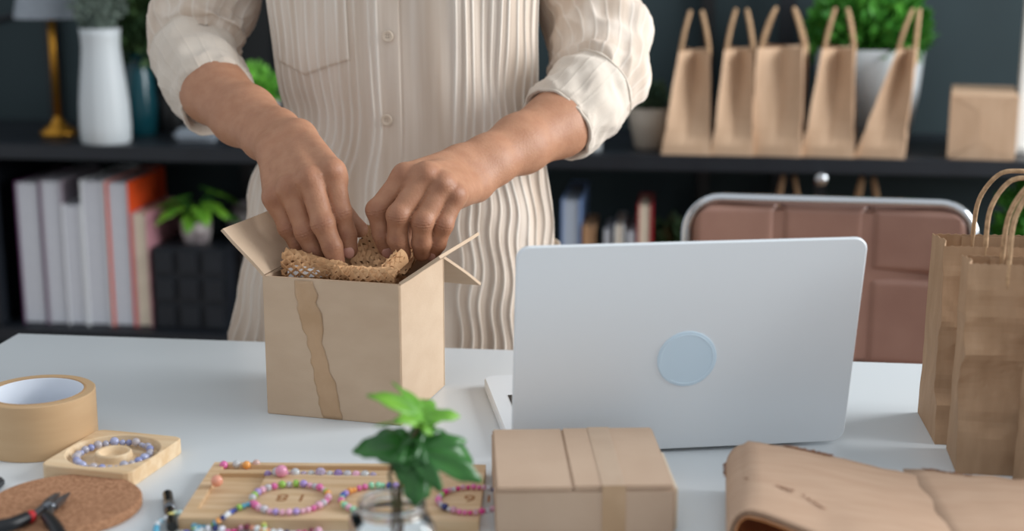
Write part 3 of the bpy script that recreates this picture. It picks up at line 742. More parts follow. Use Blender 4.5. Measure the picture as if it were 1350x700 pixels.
# ------------------------------------------------------------------ chair
ch = thing('office_chair', 'brown padded leather chair with a chrome rim behind the laptop', 'chair', (.19, 1.95, 0), 0)
cw, chh, cb = .376, .232, .624
zc = cb+chh/2
ol = rrect(cw, chh, .045, 8)
def chp(x, y, z): return Vector((x, y+.018*(x/.19)**2*-1, z-.008*x))       # slight hug and slope
rim = [chp(x*1.01, 0, zc+z*1.01) for x, z in ol]
mesh('chrome_rim', tube(rim, .0068, 10, closed=True), M['chrome'], ch, True)
bk = bx('back_shell', (0, .012, zc), (cw-.02, .012, chh-.02), M['leather'], ch, .005)
bk.data.transform(Matrix.Shear('XY', 4, (0, 0))); 
for v in bk.data.vertices: v.co.z -= .008*v.co.x; v.co.y += -.018*(v.co.x/.19)**2
def panel(x0, x1, z0, z1):
    n, m_ = 28, 28; P = []
    for i in range(n+1):
        row = []
        for j in range(m_+1):
            u, v = i/n, j/m_; x = x0+(x1-x0)*u; z = z0+(z1-z0)*v
            # clip to rounded outline
            qx, qz = abs(x)-cw/2+.045+.004, abs(z-zc)-chh/2+.045+.004
            if qx > 0 and qz > 0:
                l = math.hypot(qx, qz)
                if l > .045: x = math.copysign(abs(x)-qx+qx*.045/l, x); z = zc+math.copysign(abs(z-zc)-qz+qz*.045/l, z-zc)
            e = min(min(u, 1-u)*(x1-x0), min(v, 1-v)*(z1-z0))/.011
            bul = .013*(1-(1-min(e, 1))**2.2)
            row.append(chp(x, .004-bul, z))
        P.append(row)
    mesh('cushion_panel', gridvf(P), M['leather'], ch, True)
xc_ = [-cw/2+.004, -.066, .053, cw/2-.004]; zc_ = [zc-chh/2+.004, zc+.018, zc+chh/2-.004]
for i in range(3):
    for j in range(2): panel(xc_[i]+.0012, xc_[i+1]-.0012, zc_[j]+.0012, zc_[j+1]-.0012)
bx('seat_cushion', (0, -.18, .45), (.40, .40, .06), M['leather'], ch, .02)
mesh('back_bar', tube(spline([(0, .03, zc), (0, .05, .52), (0, 0, .41), (0, -.15, .405)], 5), .014, 10), M['chrome'], ch, True)
mesh('gas_column', lathe([(.03, .06), (.03, .25), (.02, .25), (.02, .42)], 20), M['chrome'], ch, True).location = (0, -.18, 0)
for k in range(5):
    a = 2*PI*k/5+.3; e = Vector((.25*math.cos(a), -.18+.25*math.sin(a), .06))
    mesh('foot_arm', tube([(0, -.18, .085), tuple(e)], [.018, .012], 8), M['chrome'], ch, True)
    mesh('caster', xf(lathe([(.02, -.012), (.025, -.008), (.025, .008), (.02, .012)], 16), T(e.x, e.y, .025) @ R(PI/2, 'X')), M['black'], ch, True)

# ------------------------------------------------------------------ shelving
SY, SZ, LZ = 2.60, .820, .457      # front edge, upper board top, lower board top
sh = thing('shelving_unit', 'long black metal shelving unit along the dark green wall', 'shelf', (-.3, 2.8, 0))
def sb(name, x, y, z, sx, sy, sz, bev=.002): return bx(name, (x+.3, y-2.8, z), (sx, sy, sz), M['shelf'], sh, bev)
for z in (SZ, LZ, .09): sb('shelf_board', -.35, SY+.19, z-.014, 2.5, .38, .028)
for x in (-1.585, -.72, .19, .885):
    sb('post', x, SY+.365, .62, .032, .026, 1.24); 
for pxp, wdt in ((73, .026), (338, .075), (931, .026)): sb('post', aty(pxp, 100, SY+.385).x, SY+.385, .95, wdt, .03, 1.9).data.materials[0] = M['black']
mesh('cross_brace', tube([(-1.25, .20, 1.02), (-.78, .20, 1.13)], .008, 8), M['shelf'], sh, world=False)
ub = sb('upright_panel', -1.362, SY+.19, .63, .03, .36, .345)
for z in (.56, .655): mesh('bolt', xf(lathe([(.006, 0), (.006, .003)], 10), T(-1.40+.3, SY+.004-2.8, z) @ R(PI/2, 'X')), M['steel'], ub)
sb('upright_edge', -1.339, SY+.02, .63, .014, .03, .34)
for x, z in ((-.762, .797), (.238, .783)): mesh('bolt', xf(lathe([(.0115, 0), (.0115, .006), (.007, .010)], 16), T(x+.3, SY-.001-2.8, z) @ R(PI/2, 'X')), M['chrome'], sh, True)
bx('upright_post', (.247+.3, SY+.12-2.8, .62), (.02, .02, .30), M['shelf'], sh)
bx('upright_post', (-.80+.3, SY+.10-2.8, .62), (.07, .05, .30), M['shelf'], sh)

# ------------------------------------------------------------------ books on the lower board
def book(label, pxl, pxr, pyt, d, cov, pages='pages', group='books on the lower left shelf', yb=None, name='book', fz=LZ, cr=.003):
    y = yb or SY+.035; zt_ = aty((pxl+pxr)/2, pyt, y).z; xl = aty(pxl, 400, y).x; xr = aty(pxr, 400, y).x
    w = xr-xl; h = zt_-fz
    r = thing(name, label, 'book', ((xl+xr)/2, y, fz), 0, group)
    bx('cover', (-w/2+cr/2, d/2, h/2), (cr, d, h), M[cov], r, .0006); bx('cover', (w/2-cr/2, d/2, h/2), (cr, d, h), M[cov], r, .0006)
    bx('spine', (0, d-cr/2, h/2), (w-2*cr, cr, h), M[cov], r, 0)
    bx('pages', (0, (d-cr)/2+.001, h/2), (w-2*cr, d-cr-.004, h-.006), M[pages], r, .0006)
    return r
book('white paged book with a dark purple cover, first on the lower left shelf', 30, 62, 240, .19, 'bk_purple')
book('tall white paged book with a pale grey cover, second from the left', 63, 90, 238, .20, 'bk_lilacgrey')
book('shorter white book between two taller ones on the lower left shelf', 88.5, 114, 270, .17, 'bk_white')
book('thick tall white paged book left of the orange covered one', 115, 146, 238, .20, 'bk_white')
book('white paged book with a bright orange cover', 148, 178, 240, .20, 'bk_orange')
book('shorter cream paged book with a dusty pink cover', 179, 200, 281, .18, 'bk_rose', 'pages_cream')
# quilted black box
qa, qb = aty(203, 400, SY+.03), aty(300, 400, SY+.03); qt = aty(250, 328, SY+.03).z; qw = qb.x-qa.x; qh = qt-LZ
qx = thing('storage_box', 'black storage box with a quilted grid front under the small potted plant', 'box', ((qa.x+qb.x)/2, SY+.03, LZ))
bx('box_body', (0, .09, qh/2), (qw, .17, qh), M['shelf'], qx, .003)
for i in range(3):
    for j in range(3): bx('quilted_panel', (-qw/2+qw*(i+.5)/3, .003, qh*(j+.5)/3), (qw/3-.005, .012, qh/3-.005), M['shelf'], qx, .005)
# plants -------------------------------------------------------------
def potted(name, label, px, pyb, pyt, wt_, wb, y, mpot, zb, fol, leafn=0, group=None, prof=None):
    p = aty(px, pyb, y); h = aty(px, pyt, y).z-zb
    r = thing(name, label, 'plant', (p.x, y, zb), 0, group)
    prof = prof or [(wb/2*.92, 0), (wb/2, .004), ((wb+wt_)/4*1.03, h*.5), (wt_/2, h), (wt_/2-.004, h), (wt_/2-.008, h*.88), (.001, h*.86)]
    mesh('pot', lathe(prof, 40, cap=False), M[mpot], r, True)
    return r, h
r, h = potted('potted_plant', 'bright green leafy plant in a small marbled pot on the black box', 260, 326, 290, .062, .052, SY+.10, 'marble', qt, None)
rnd = random.Random(4)
for k in range(11):
    a = k*2.4; el = rnd.uniform(.15, .9); d = Vector((math.cos(a)*math.cos(el), math.sin(a)*math.cos(el)*.7, math.sin(el))); L = rnd.uniform(.055, .08)
    e = Vector((0, 0, h))+d*L
    mesh('stem', tube(spline([(0, 0, h*.8), tuple(Vector((0, 0, h))+d*L*.45+Vector((0, 0, .015))), tuple(e)], 4), .0014, 5), M['foliage'], r)
    x = Vector((d.x, d.y, -.15)).normalized(); y = Vector((0, 0, 1)).cross(x).normalized(); z = x.cross(y); mt = Matrix((x, y, z)).transposed().to_4x4()
    mesh('leaf', xf(leafvf(BROAD, .058, .3), Matrix.Translation(e-x*.018) @ mt @ Matrix.Diagonal((1, .85, 1, 1))), M['leaf_light'] if k % 3 else M['foliage'], r, True, sol=.0008)
pv = aty(320, 330, SY+.16)
pt = thing('patterned_pot', 'mottled grey pot half hidden behind the cream shirt on the lower shelf', 'pot', (pv.x+.01, SY+.19, LZ))
mesh('pot_body', lathe([(.03, 0), (.045, .02), (.055, .10), (.045, .19), (.032, .225), (.030, .22), (.042, .18), (.03, .03), (.001, .02)], 32, cap=False), M['marble'], pt, True)
# ---- upper board, left
lp = aty(78, 186, SY+.14); lm = thing('table_lamp', 'brass table lamp with a ribbed grey shade on the upper shelf', 'lamp', (lp.x, SY+.14, SZ))
mesh('base', lathe([(.034, 0), (.036, .004), (.034, .010), (.020, .020), (.009, .032), (.007, .04)], 36), M['brass'], lm, True)
mesh('pole', lathe([(.007, .038), (.007, .29)], 16), M['brass'], lm, True)
mesh('shade', lathe([(.070, .232)]+[(.070-.02*t/20+.0012*(t % 2), .233+.10*t/20) for t in range(1, 21)]+[(.047, .332), (.066, .234)], 48, cap=False), M['shade'], lm, True)
mesh('bulb', xf(sphere(.02, 16, 10), T(0, 0, .30)), M['ceramic'], lm, True)
vp = aty(138, 192, SY+.04); vs = thing('white_vase', 'tall white ribbed vase of grey-green dried stems beside the brass lamp', 'vase', (vp.x, SY+.05, SZ))
vh = aty(132, 37, SY+.05).z-SZ; k = 2.75/1900
prof = [(30*k, 0), (32*k, .004), (33*k, vh*.15), (32*k, vh*.35), (29*k, vh*.55), (26*k, vh*.72), (24.5*k, vh*.84), (25*k, vh*.93), (26.5*k, vh), (25*k, vh), (23*k, vh*.9), (20*k, vh*.5), (.001, vh*.3)]
pv_ = lathe(prof, 48, cap=False); vs_v = []
for i, q in enumerate(pv_[0]):
    a = math.atan2(q.y, q.x); f = 1+.012*math.cos(a*16)*(0 if q.z > vh*.93 else 1); vs_v.append(Vector((q.x*f, q.y*f, q.z)))
mesh('vase_body', (vs_v, pv_[1]), M['ceramic'], vs, True)
V, Fc = [], []
for i in range(46):
    a = rnd.uniform(0, 2*PI); sp = rnd.uniform(0, .045); l = rnd.uniform(.10, .2); v0, f0 = tube(spline([(0, 0, vh*.6), (math.cos(a)*.012, math.sin(a)*.012, vh), (math.cos(a)*sp, math.sin(a)*sp, vh+l)], 3), [.0012]*6+[.0006], 4)
    V, Fc = join((V, Fc), (v0, f0))
mesh('dried_stems', (V, Fc), M['grass'], vs, kind='stuff')
foliage((0, 0, vh+.07), (.05, .05, .08), 500, .018, M['grass'], vs, 'seed_heads', 1.0, 3)
tp = aty(183, 188, SY+.15); tv = thing('teal_vase', 'dark teal glass vase with dark green fern behind the white vase', 'vase', (tp.x, SY+.17, SZ))
mesh('vase_body', lathe([(.028, 0), (.030, .004), (.034, .06), (.026, .12), (.016, .15), (.018, .17), (.014, .165), (.012, .14), (.001, .12)], 36, cap=False), M['teal'], tv, True)
foliage((0, 0, .24), (.05, .045, .10), 500, .035, M['foliage_dark'], tv, 'fern', .8, 6)
gp = aty(212, 60, SY+.22); gv = thing('dark_planter', 'black planter with olive green fronds behind the left sleeve', 'plant', (gp.x, SY+.24, SZ))
mesh('planter', lathe([(.035, 0), (.037, .004), (.042, .11), (.038, .11), (.001, .09)], 36, cap=False), M['black'], gv, True)
foliage((-.01, 0, .25), (.045, .04, .14), 420, .05, mat('olive_foliage', (110, 136, 66), .6, (70, 104, 50), 30), gv, 'fronds', 1.2, 8)
wpz = aty(262, 183, SY+.10); tag(bx('white_dish', (0, 0, .012), (.085, .06, .024), M['shade'], bev=.008), 'low white dish on the upper shelf under the left sleeve', 'dish').location = (wpz.x, SY+.10, SZ)
r, h = potted('potted_plant', 'light green succulent in a grey pot glimpsed between arm and shirt', 345, 185, 132, .075, .06, SY+.12, 'marble', SZ, None)
foliage((-.004, 0, h+.022), (.034, .03, .034), 220, .024, mat('succulent', (120, 190, 70), .5, (92, 160, 54), 20), r, 'foliage', .5, 9)
# ---- upper board, right
mg = aty(781, 190, SY+.06); mu = thing('small_cup', 'small white metal cup on the upper shelf beside the right cuff', 'cup', (mg.x, SY+.06, SZ))
mesh('cup_body', lathe([(.016, 0), (.0175, .002), (.0175, .046), (.0165, .048), (.0155, .046), (.015, .006), (.001, .005)], 28, cap=False), M['ceramic'], mu, True)
r, h = potted('potted_plant', 'dull green plant in a beige pot left of the row of small bags', 856, 196, 141, .083, .058, SY+.11, 'beige_pot', SZ, None, prof=None)
foliage((0, 0, h+.012), (.036, .036, .026), 320, .016, M['foliage_dull'], r, 'foliage', .6, 10)
r, h = potted('potted_plant', 'bushy bright green plant in a large white pot behind the small bags', 1140, 188, 62,   .205, .165, SY+.25, 'ceramic', SZ, None)
foliage((.0, 0, h+.032), (.105, .09, .075), 1500, .030, M['foliage'], r, 'foliage', .5, 11)
SBG = 'small paper bags on the upper shelf'
for i, (pl_, pr_, lab, shx, shy, fl, pin, tpd, py, rzz) in enumerate([
        (873, 938, 'first small kraft bag from the left on the upper shelf, next to the beige pot', 0, .010, .0, .050, .60, 66, 4),
        (940, 996, 'second small kraft bag from the left on the upper shelf', 0, .006, .0, .050, .66, 64, 2),
        (997, 1063, 'third small kraft bag on the upper shelf, the squarest in the row', 0, .0, .0, .034, .90, 62, -3),
        (1062, 1132, 'fourth small kraft bag on the upper shelf, in front of the white pot', 0, .010, .0, .050, .58, 63, -2),
        (1134, 1200, 'fifth small kraft bag on the upper shelf, leaning to the right', 0, .036, .15, .045, .36, 64, -4)]):
    y = SY+.012; xl, xr = aty(pl_, 205, y).x, aty(pr_, 205, y).x; h = aty((pl_+pr_)/2, py, y+.05).z-SZ; w = .125
    # the narrow gusset side faces the room, so the bag is turned a quarter
    bag('small_paper_bag', lab, ((xl+xr)/2, y+w/2, SZ), -PI/2+math.radians(rzz-6), w, xr-xl, h, SBG, m='kraft_bag', pinch=pin, topd=tpd, shift=(shx, shy), hh=.068, hw=.024, seed=10+i, flop=fl, jit=.7, cord=.0036, ser=0)
# bag lying down, its folded base towards the room
ya = SY+.02; xl, xr = aty(1249, 205, ya).x, aty(1337, 205, ya).x; bh = aty(1290, 127, ya).z-SZ; bw = xr-xl
lb = thing('lying_paper_bag', 'kraft bag lying on its side with its folded square base facing out', 'paper bag', ((xl+xr)/2, ya, SZ), math.radians(-10))
bx('paper_body', (0, .11, bh/2), (bw, .21, bh), M['kraft_bag'], lb, .002)
t = .0012
def tri(name, pts): mesh(name, ([Vector((x, y, z)) for x, z in pts for y in (-.0005,)], [tuple(range(len(pts)))]), M['kraft_bag'], lb, sol=t)
hb = bw/2
mesh('base_flap', gridvf([[Vector((-hb, -.0012, .001)), Vector((-hb, -.0012, bh-.001))], [Vector((.0, -.0035, bh*.28)), Vector((.0, -.0035, bh*.72))]]), M['kraft_bag'], lb, sol=t)
mesh('base_flap', gridvf([[Vector((hb, -.0012, .001)), Vector((hb, -.0012, bh-.001))], [Vector((.0, -.0028, bh*.28)), Vector((.0, -.0028, bh*.72))]]), M['kraft_bag'], lb, sol=t)
mesh('base_flap', ([Vector((-hb+.003, -.0014, bh)), Vector((hb-.003, -.0014, bh)), Vector((.004, -.003, bh*.72)), Vector((0, -.003, bh*.72))], [(0, 1, 2, 3)]), M['kraft_bag'], lb, sol=t)
mesh('base_flap', ([Vector((-hb+.003, -.0014, 0)), Vector((hb-.003, -.0014, 0)), Vector((.004, -.003, bh*.28)), Vector((0, -.003, bh*.28))], [(0, 1, 2, 3)]), M['kraft_bag'], lb, sol=t)
# white framed board at the right edge
fx = aty(1344, 205, SY+.10).x
wf = thing('white_board', 'white framed board standing on the shelf at the right picture edge', 'board', (fx+.10, SY+.12, SZ))
bx('board_panel', (0, 0, .17), (.20, .008, .34), M['white_wall'], wf, .001)
for x in (-.10, .10): bx('frame_bar', (x, -.004, .17), (.012, .016, .34), M['white_wall'], wf)
for z in (.006, .334): bx('frame_bar', (0, -.004, z), (.2, .016, .012), M['white_wall'], wf)
# ---- lower board, right
G2 = 'books on the lower right shelf'
book('grey blue binder standing on the lower shelf beside the shirt', 739, 764, 263, .22, 'bk_blue', 'bk_bluegrey', G2, name='binder')
book('small tan book next to the blue binder', 767, 783, 298, .12, 'bk_tan', 'bk_tan', G2)
book('small dark plum book on the lower right shelf', 793, 806, 302, .12, 'bk_charcoal', 'pages', G2)
book('small off white book on the lower right shelf', 809, 821, 297, .14, 'bk_white', 'pages_cream', G2)
book('small grey book left of the crimson one', 824, 837, 304, .16, 'bk_grey', 'pages', G2)
book('cream paged book with a crimson cover', 838, 857, 270, .13, 'bk_crimson', 'pages_cream', G2)
gx = aty(885, 320, SY+.16); r = thing('potted_plant', 'dark green grassy plant in a black pot left of the chair back', 'plant', (gx.x+.01, SY+.17, LZ))
mesh('pot', lathe([(.035, 0), (.037, .003), (.045, .08), (.041, .08), (.001, .07)], 32, cap=False), M['black'], r, True)
foliage((0, 0, .13), (.05, .045, .06), 300, .04, M['foliage_dark'], r, 'foliage', 1.0, 14)
gx = aty(1348, 285, SY+.2); r = thing('potted_plant', 'dark leafy plant seen through the large bag handles at the right', 'plant', (gx.x+.02, SY+.17, LZ))
mesh('pot', lathe([(.04, 0), (.042, .003), (.05, .1), (.046, .1), (.001, .09)], 32, cap=False), M['ceramic'], r, True)
foliage((0, 0, .20), (.06, .05, .09), 300, .04, M['foliage'], r, 'foliage', .7, 15)
for px, lab in ((1042, 'kraft bag on the lower shelf behind the chair, left of two'), (1148, 'kraft bag on the lower shelf behind the chair, right of two')):
    p = aty(px, 240, SY+.06)
    bag('low_paper_bag', lab, (p.x, SY+.10, LZ), -PI/2, .12, .085, .222, 'paper bags on the lower shelf', m='kraft_bag', pinch=.03, topd=.6, hh=.092, hw=.026, seed=px, cord=.0036, ser=0)

# ------------------------------------------------------------------ person
CY = 1.705                                   # depth of the body's middle
def A(p): return np.array(p, dtype=np.float32)
def capsule(P, a, b, r1, r2):
    a, b = A(a), A(b); ba = b-a; pa = P-a
    h = np.clip((pa@ba)/float(ba@ba+1e-12), 0, 1)
    d = pa-h[..., None]*ba
    return np.sqrt((d*d).sum(-1))-(r1+(r2-r1)*h)
def ellips(P, c, r):
    q = P-A(c); r = A(r); k0 = np.sqrt(((q/r)**2).sum(-1)); k1 = np.sqrt(((q/(r*r))**2).sum(-1))+1e-9
    return k0*(k0-1)/k1
def smin(a, b, k):
    h = np.clip(.5+.5*(b-a)/k, 0, 1); return b*(1-h)+a*h-k*h*(1-h)
def snets(fn, lo, hi, h, slack=.02):
    lo = A(lo); hi = A(hi); n = np.ceil((hi-lo)/h).astype(int)+1
    ax = [lo[i]+h*np.arange(n[i], dtype=np.float32) for i in range(3)]
    v = np.empty(tuple(n), dtype=np.float32); B = 14
    for i in range(0, n[0], B):
        for j in range(0, n[1], B):
            for k in range(0, n[2], B):
                x, y, z = ax[0][i:i+B], ax[1][j:j+B], ax[2][k:k+B]
                c0 = np.array([[x.mean(), y.mean(), z.mean()]], dtype=np.float32); d0 = float(fn(c0)[0])
                if abs(d0) > h*B*.87+slack: v[i:i+B, j:j+B, k:k+B] = d0
                else: v[i:i+B, j:j+B, k:k+B] = fn(np.stack(np.meshgrid(x, y, z, indexing='ij'), -1))
    s = v < 0
    c = [(i, j, k) for i in (0, 1) for j in (0, 1) for k in (0, 1)]
    def sub(a, o): return a[o[0]:a.shape[0]-1+o[0], o[1]:a.shape[1]-1+o[1], o[2]:a.shape[2]-1+o[2]]
    S = sum(sub(s, o).astype(np.int8) for o in c); mask = (S > 0) & (S < 8)
    acc = np.zeros(mask.shape+(3,), dtype=np.float32); cnt = np.zeros(mask.shape, dtype=np.float32)
    for o in c:
        for a in range(3):
            if o[a]: continue
            o2 = list(o); o2[a] = 1; v0, v1 = sub(v, o), sub(v, tuple(o2)); m = (v0 < 0) != (v1 < 0)
            t = np.where(m, v0/np.where(m, v0-v1, 1), 0); p = np.zeros(mask.shape+(3,), dtype=np.float32)
            for b in range(3): p[..., b] = o[b]
            p[..., a] += t; acc += p*m[..., None]; cnt += m
    idx = -np.ones(mask.shape, dtype=np.int64); idx[mask] = np.arange(mask.sum())
    cell = np.argwhere(mask); verts = lo+(cell+acc[mask]/cnt[mask][:, None])*h
    faces = []
    for a in range(3):
        b, d = (a+1) % 3, (a+2) % 3
        sl0 = [slice(None)]*3; sl1 = [slice(None)]*3; sl0[a] = slice(0, -1); sl1[a] = slice(1, None)
        e = s[tuple(sl0)] != s[tuple(sl1)]; pos = np.argwhere(e)
        pos = pos[(pos[:, b] > 0) & (pos[:, d] > 0) & (pos[:, b] < n[b]-1) & (pos[:, d] < n[d]-1)]
        q = []
        for db, dd in ((-1, -1), (0, -1), (0, 0), (-1, 0)):
            o = pos.copy(); o[:, b] += db; o[:, d] += dd; q.append(idx[o[:, 0], o[:, 1], o[:, 2]])
        q = np.stack(q, 1); ins = s[pos[:, 0], pos[:, 1], pos[:, 2]]
        q[~ins] = q[~ins][:, ::-1]; faces.append(q)
    return verts, np.concatenate(faces)

def hand_sdf(wrist, wdir, mcps, fingers, thumb, arm, rw, tend):
    """wrist: centre; mcps: knuckle points; fingers: list of [(point, radius)...]; arm: [(p, r, spread)]"""
    W = Vector(wrist)
    prims_palm = []
    nm = len(mcps)
    palmdir = None
    for i, (m, r) in enumerate(mcps):
        w0 = W+wdir*(1.5-i)/1.5*rw
        prims_palm.append((w0, m, .0135, r+.0008)); prims_palm.append((w0+VIEW*.006, m+tend*.012, .013, .0105))
    def fn(P):
        d = None
        for (a, b, r1, r2) in prims_palm:
            q = capsule(P, a, b, r1, r2); d = q if d is None else smin(d, q, .008)
        # forearm
        for k in range(len(arm)-1):
            (p0, r0, s0), (p1, r1, s1) = arm[k], arm[k+1]
            for sg in (-1, 1):
                d = smin(d, capsule(P, p0+wdir*s0*sg, p1+wdir*s1*sg, r0, r1), .014)
        # tendons and knuckles
        for i, (m, r) in enumerate(mcps):
            w0 = W+wdir*(1.5-i)/1.5*rw*.5-VIEW*.0128
            d = smin(d, capsule(P, w0, m-VIEW*(r*.90)-tend*.001, .0020, .0034), .005)
            d = smin(d, np.sqrt(((P-A(m-VIEW*r*.42))**2).sum(-1))-r*.74, .006)
        for va, vb, vr in veins: d = smin(d, capsule(P, va, vb, vr, vr*.8), .004)
        f = None
        for ch_ in fingers:
            g = None
            for k in range(len(ch_)-1):
                q = capsule(P, ch_[k][0], ch_[k+1][0], ch_[k][1], ch_[k+1][1]); g = q if g is None else smin(g, q, .003)
            pk = ch_[1]; g = smin(g, np.sqrt(((P-A(pk[0]-VIEW*.0022))**2).sum(-1))-pk[1]*.95, .005)
            for (jp_, jr_), nx_, amp_ in ((ch_[1], ch_[2][0], .00055), (ch_[2], ch_[3][0], .0003)):       # knuckle creases on the back of the finger
                dv = (nx_-jp_).normalized(); q = P-A(jp_); sl = q@A(dv); dors = np.clip(-(q@A(VIEW))/jr_, 0, 1)
                g = g+amp_*np.exp(-(sl/.0048)**2)*np.cos(sl*2*PI/.0029)*dors*(np.abs((q*q).sum(-1)) < .0006)
            f = g if f is None else np.minimum(f, g)
        d = smin(d, f, .0062)
        t = None
        for k in range(len(thumb)-1):
            q = capsule(P, thumb[k][0], thumb[k+1][0], thumb[k][1], thumb[k+1][1]); t = q if t is None else smin(t, q, .004)
        return smin(d, t, .006)
    rq = random.Random(3); veins = []
    for i in range(3):
        m0 = (mcps[i][0]+mcps[i+1][0])*.5-VIEW*(mcps[i][1]*.98); m2 = W+wdir*(.6-i*.7)*rw-VIEW*.0152; m1 = m0.lerp(m2, .5)+wdir*rq.uniform(-.004, .004)-VIEW*.0030
        veins += [(m0, m1, .0016), (m1, m2, .0018)]
    pts = [p for p, r, s in arm]+[p for c in fingers for p, r in c]+[p for p, r in thumb]+[m for m, r in mcps]
    lo = [min(p[i] for p in pts)-.045 for i in range(3)]; hi = [max(p[i] for p in pts)+.045 for i in range(3)]
    return snets(fn, lo, hi, .0013)

# screen-left hand (the person's right): joints as seen, with their depth along the view
def ch3(l): return [(atZ(x, y, z), r) for x, y, z, r in l]
ZL = 1.392
Lf = [ch3([(438, 226, ZL+.002, .0118), (449, 281, ZL+.004, .0108), (457, 310, ZL+.008, .0098), (460, 329, ZL+.010, .0088)]),
      ch3([(409, 236, ZL-.004, .0122), (426, 295, ZL-.010, .0110), (438, 325, ZL-.008, .0099), (443, 345, ZL-.004, .0088)]),
      ch3([(382, 247, ZL+.002, .0118), (403, 305, ZL+.003, .0104), (414, 331, ZL+.008, .0095), (421, 348, ZL+.012, .0086)]),
      ch3([(362, 260, ZL+.012, .0108), (380, 300, ZL+.016, .0095), (393, 322, ZL+.021, .0087), (403, 338, ZL+.026, .0078)])]
Lw = atZ(377, 190, 1.466); Lx = (atZ(406, 172, 1.466)-atZ(346, 208, 1.466)).normalized()
Lm = [c[0] for c in Lf]
Lt = ch3([(404, 205, 1.470, .015), (432, 252, 1.455, .0132), (456, 288, 1.437, .0108), (474, 302, 1.425, .0085)])
Larm = [(atZ(250, 70, 1.675), .032, .004), (atZ(283, 121, 1.612), .030, .006), (atZ(322, 153, 1.560), .026, .008), (atZ(358, 178, 1.508), .0195, .010), (Lw, .0165, .0115)]
lv, lf = hand_sdf(Lw, Lx, Lm, Lf, Lt, Larm, .017, (atZ(425, 260, 1.45)-atZ(409, 236, 1.43)).normalized())
ZR = 1.402
Rf = [ch3([(534, 232, ZR, .0116), (497, 277, ZR-.004, .0102), (504, 309, ZR+.002, .0096), (510, 327, ZR+.008, .0088)]),
      ch3([(562, 231, ZR-.006, .0122), (525, 284, ZR-.018, .0108), (524, 316, ZR-.010, .0100), (530, 334, ZR-.004, .0088)]),
      ch3([(583, 243, ZR-.006, .0116), (557, 292, ZR-.016, .0104), (556, 320, ZR-.008, .0097), (556, 333, ZR, .0086)]),
      ch3([(599, 257, ZR, .0108), (584, 296, ZR-.006, .0096), (576, 321, ZR, .0088), (571, 331, ZR+.006, .0080)])]
Rw = atZ(617, 228, 1.472); Rx = (atZ(636, 255, 1.472)-atZ(599, 203, 1.472)).normalized()
Rt = ch3([(592, 222, 1.475, .014), (560, 262, 1.460, .0125), (545, 296, 1.444, .0105), (537, 318, 1.434, .0085)])
Rarm = [(atZ(795, 95, 1.66), .034, .004), (atZ(735, 164, 1.585), .030, .005), (atZ(686, 190, 1.535), .0245, .006), (atZ(645, 212, 1.495), .0190, .007), (Rw, .0175, .009)]
rv, rf = hand_sdf(Rw, -Rx, [c[0] for c in Rf], Rf, Rt, Rarm, .0165, (atZ(545, 262, 1.47)-atZ(562, 231, 1.44)).normalized())
# the rest of the body, coarser: legs, trunk, upper arms, neck and head
pxc = aty(537, 60, CY).x
Lsh, Rsh = Vector((pxc-.130, CY+.015, 1.300)), Vector((pxc+.130, CY+.015, 1.300))
Lel, Rel = Larm[0][0], Rarm[0][0]
HC = Vector((pxc+.0, CY-.045, 1.525))
UP = {-1: [atZ(284, -60, 1.735), atZ(270, 5, 1.722), atZ(259, 55, 1.695), Lel], 1: [atZ(764, -60, 1.705), atZ(771, 0, 1.718), atZ(788, 50, 1.70), Rel]}
def body_fn(P):
    d = smin(ellips(P, (pxc, CY, 1.20), (.135, .090, .20)), ellips(P, (pxc, CY, .98), (.125, .085, .16)), .05)
    d = smin(d, ellips(P, (pxc, CY+.01, .84), (.150, .100, .12)), .05)
    for s, el, shd in ((-1, Lel, Lsh), (1, Rel, Rsh)):
        for q0, q1 in zip([shd]+UP[s][:-1], UP[s]): d = smin(d, capsule(P, q0, q1, .038, .034), .02)
        d = smin(d, capsule(P, (pxc+s*.085, CY+.01, .80), (pxc+s*.085, CY-.005, .47), .075, .052), .03)
        d = smin(d, capsule(P, (pxc+s*.085, CY-.005, .47), (pxc+s*.09, CY+.03, .09), .05, .032), .02)
        d = smin(d, capsule(P, (pxc+s*.09, CY+.04, .035), (pxc+s*.105, CY-.12, .025), .034, .026), .03)
    d = smin(d, capsule(P, Lsh, Rsh, .036, .036), .05)
    d = smin(d, capsule(P, (pxc, CY+.01, 1.34), HC+Vector((0, .02, -.07)), .056, .050), .03)
    hd = smin(ellips(P, HC+Vector((0, .012, .025)), (.074, .092, .088)), ellips(P, HC+Vector((0, -.025, -.045)), (.054, .060, .062)), .03)
    hd = smin(hd, capsule(P, HC+Vector((0, -.083, .015)), HC+Vector((0, -.098, -.020)), .007, .011), .012)
    for s in (-1, 1):
        hd = smin(hd, ellips(P, HC+Vector((s*.076, .012, -.005)), (.009, .020, .030)), .006)
        hd = -smin(-hd, np.sqrt(((P-A(HC+Vector((s*.030, -.094, .012))))**2).sum(-1))-.013, .01)
        hd = smin(hd, np.sqrt(((P-A(HC+Vector((s*.030, -.072, .010))))**2).sum(-1))-.0125, .004)
    hd = smin(hd, capsule(P, HC+Vector((-.018, -.082, -.052)), HC+Vector((.018, -.082, -.052)), .006, .006), .008)
    return smin(d, hd, .025)
bv, bf_ = snets(body_fn, (pxc-.36, CY-.20, -.001), (pxc+.40, CY+.18, 1.68), .0095)
per = thing('person', 'person in a cream pleated shirt with rolled sleeves packing the open carton', 'person', (pxc, CY, 0))
def npmesh(parts):
    V, Fc, n = [], [], 0
    for v, f in parts: V.append(v); Fc.append(f+n); n += len(v)
    return np.concatenate(V), np.concatenate(Fc)
V, Fc = npmesh([(lv, lf), (rv, rf), (bv, bf_)])
V = V-np.array([pxc, CY, 0], dtype=np.float32)
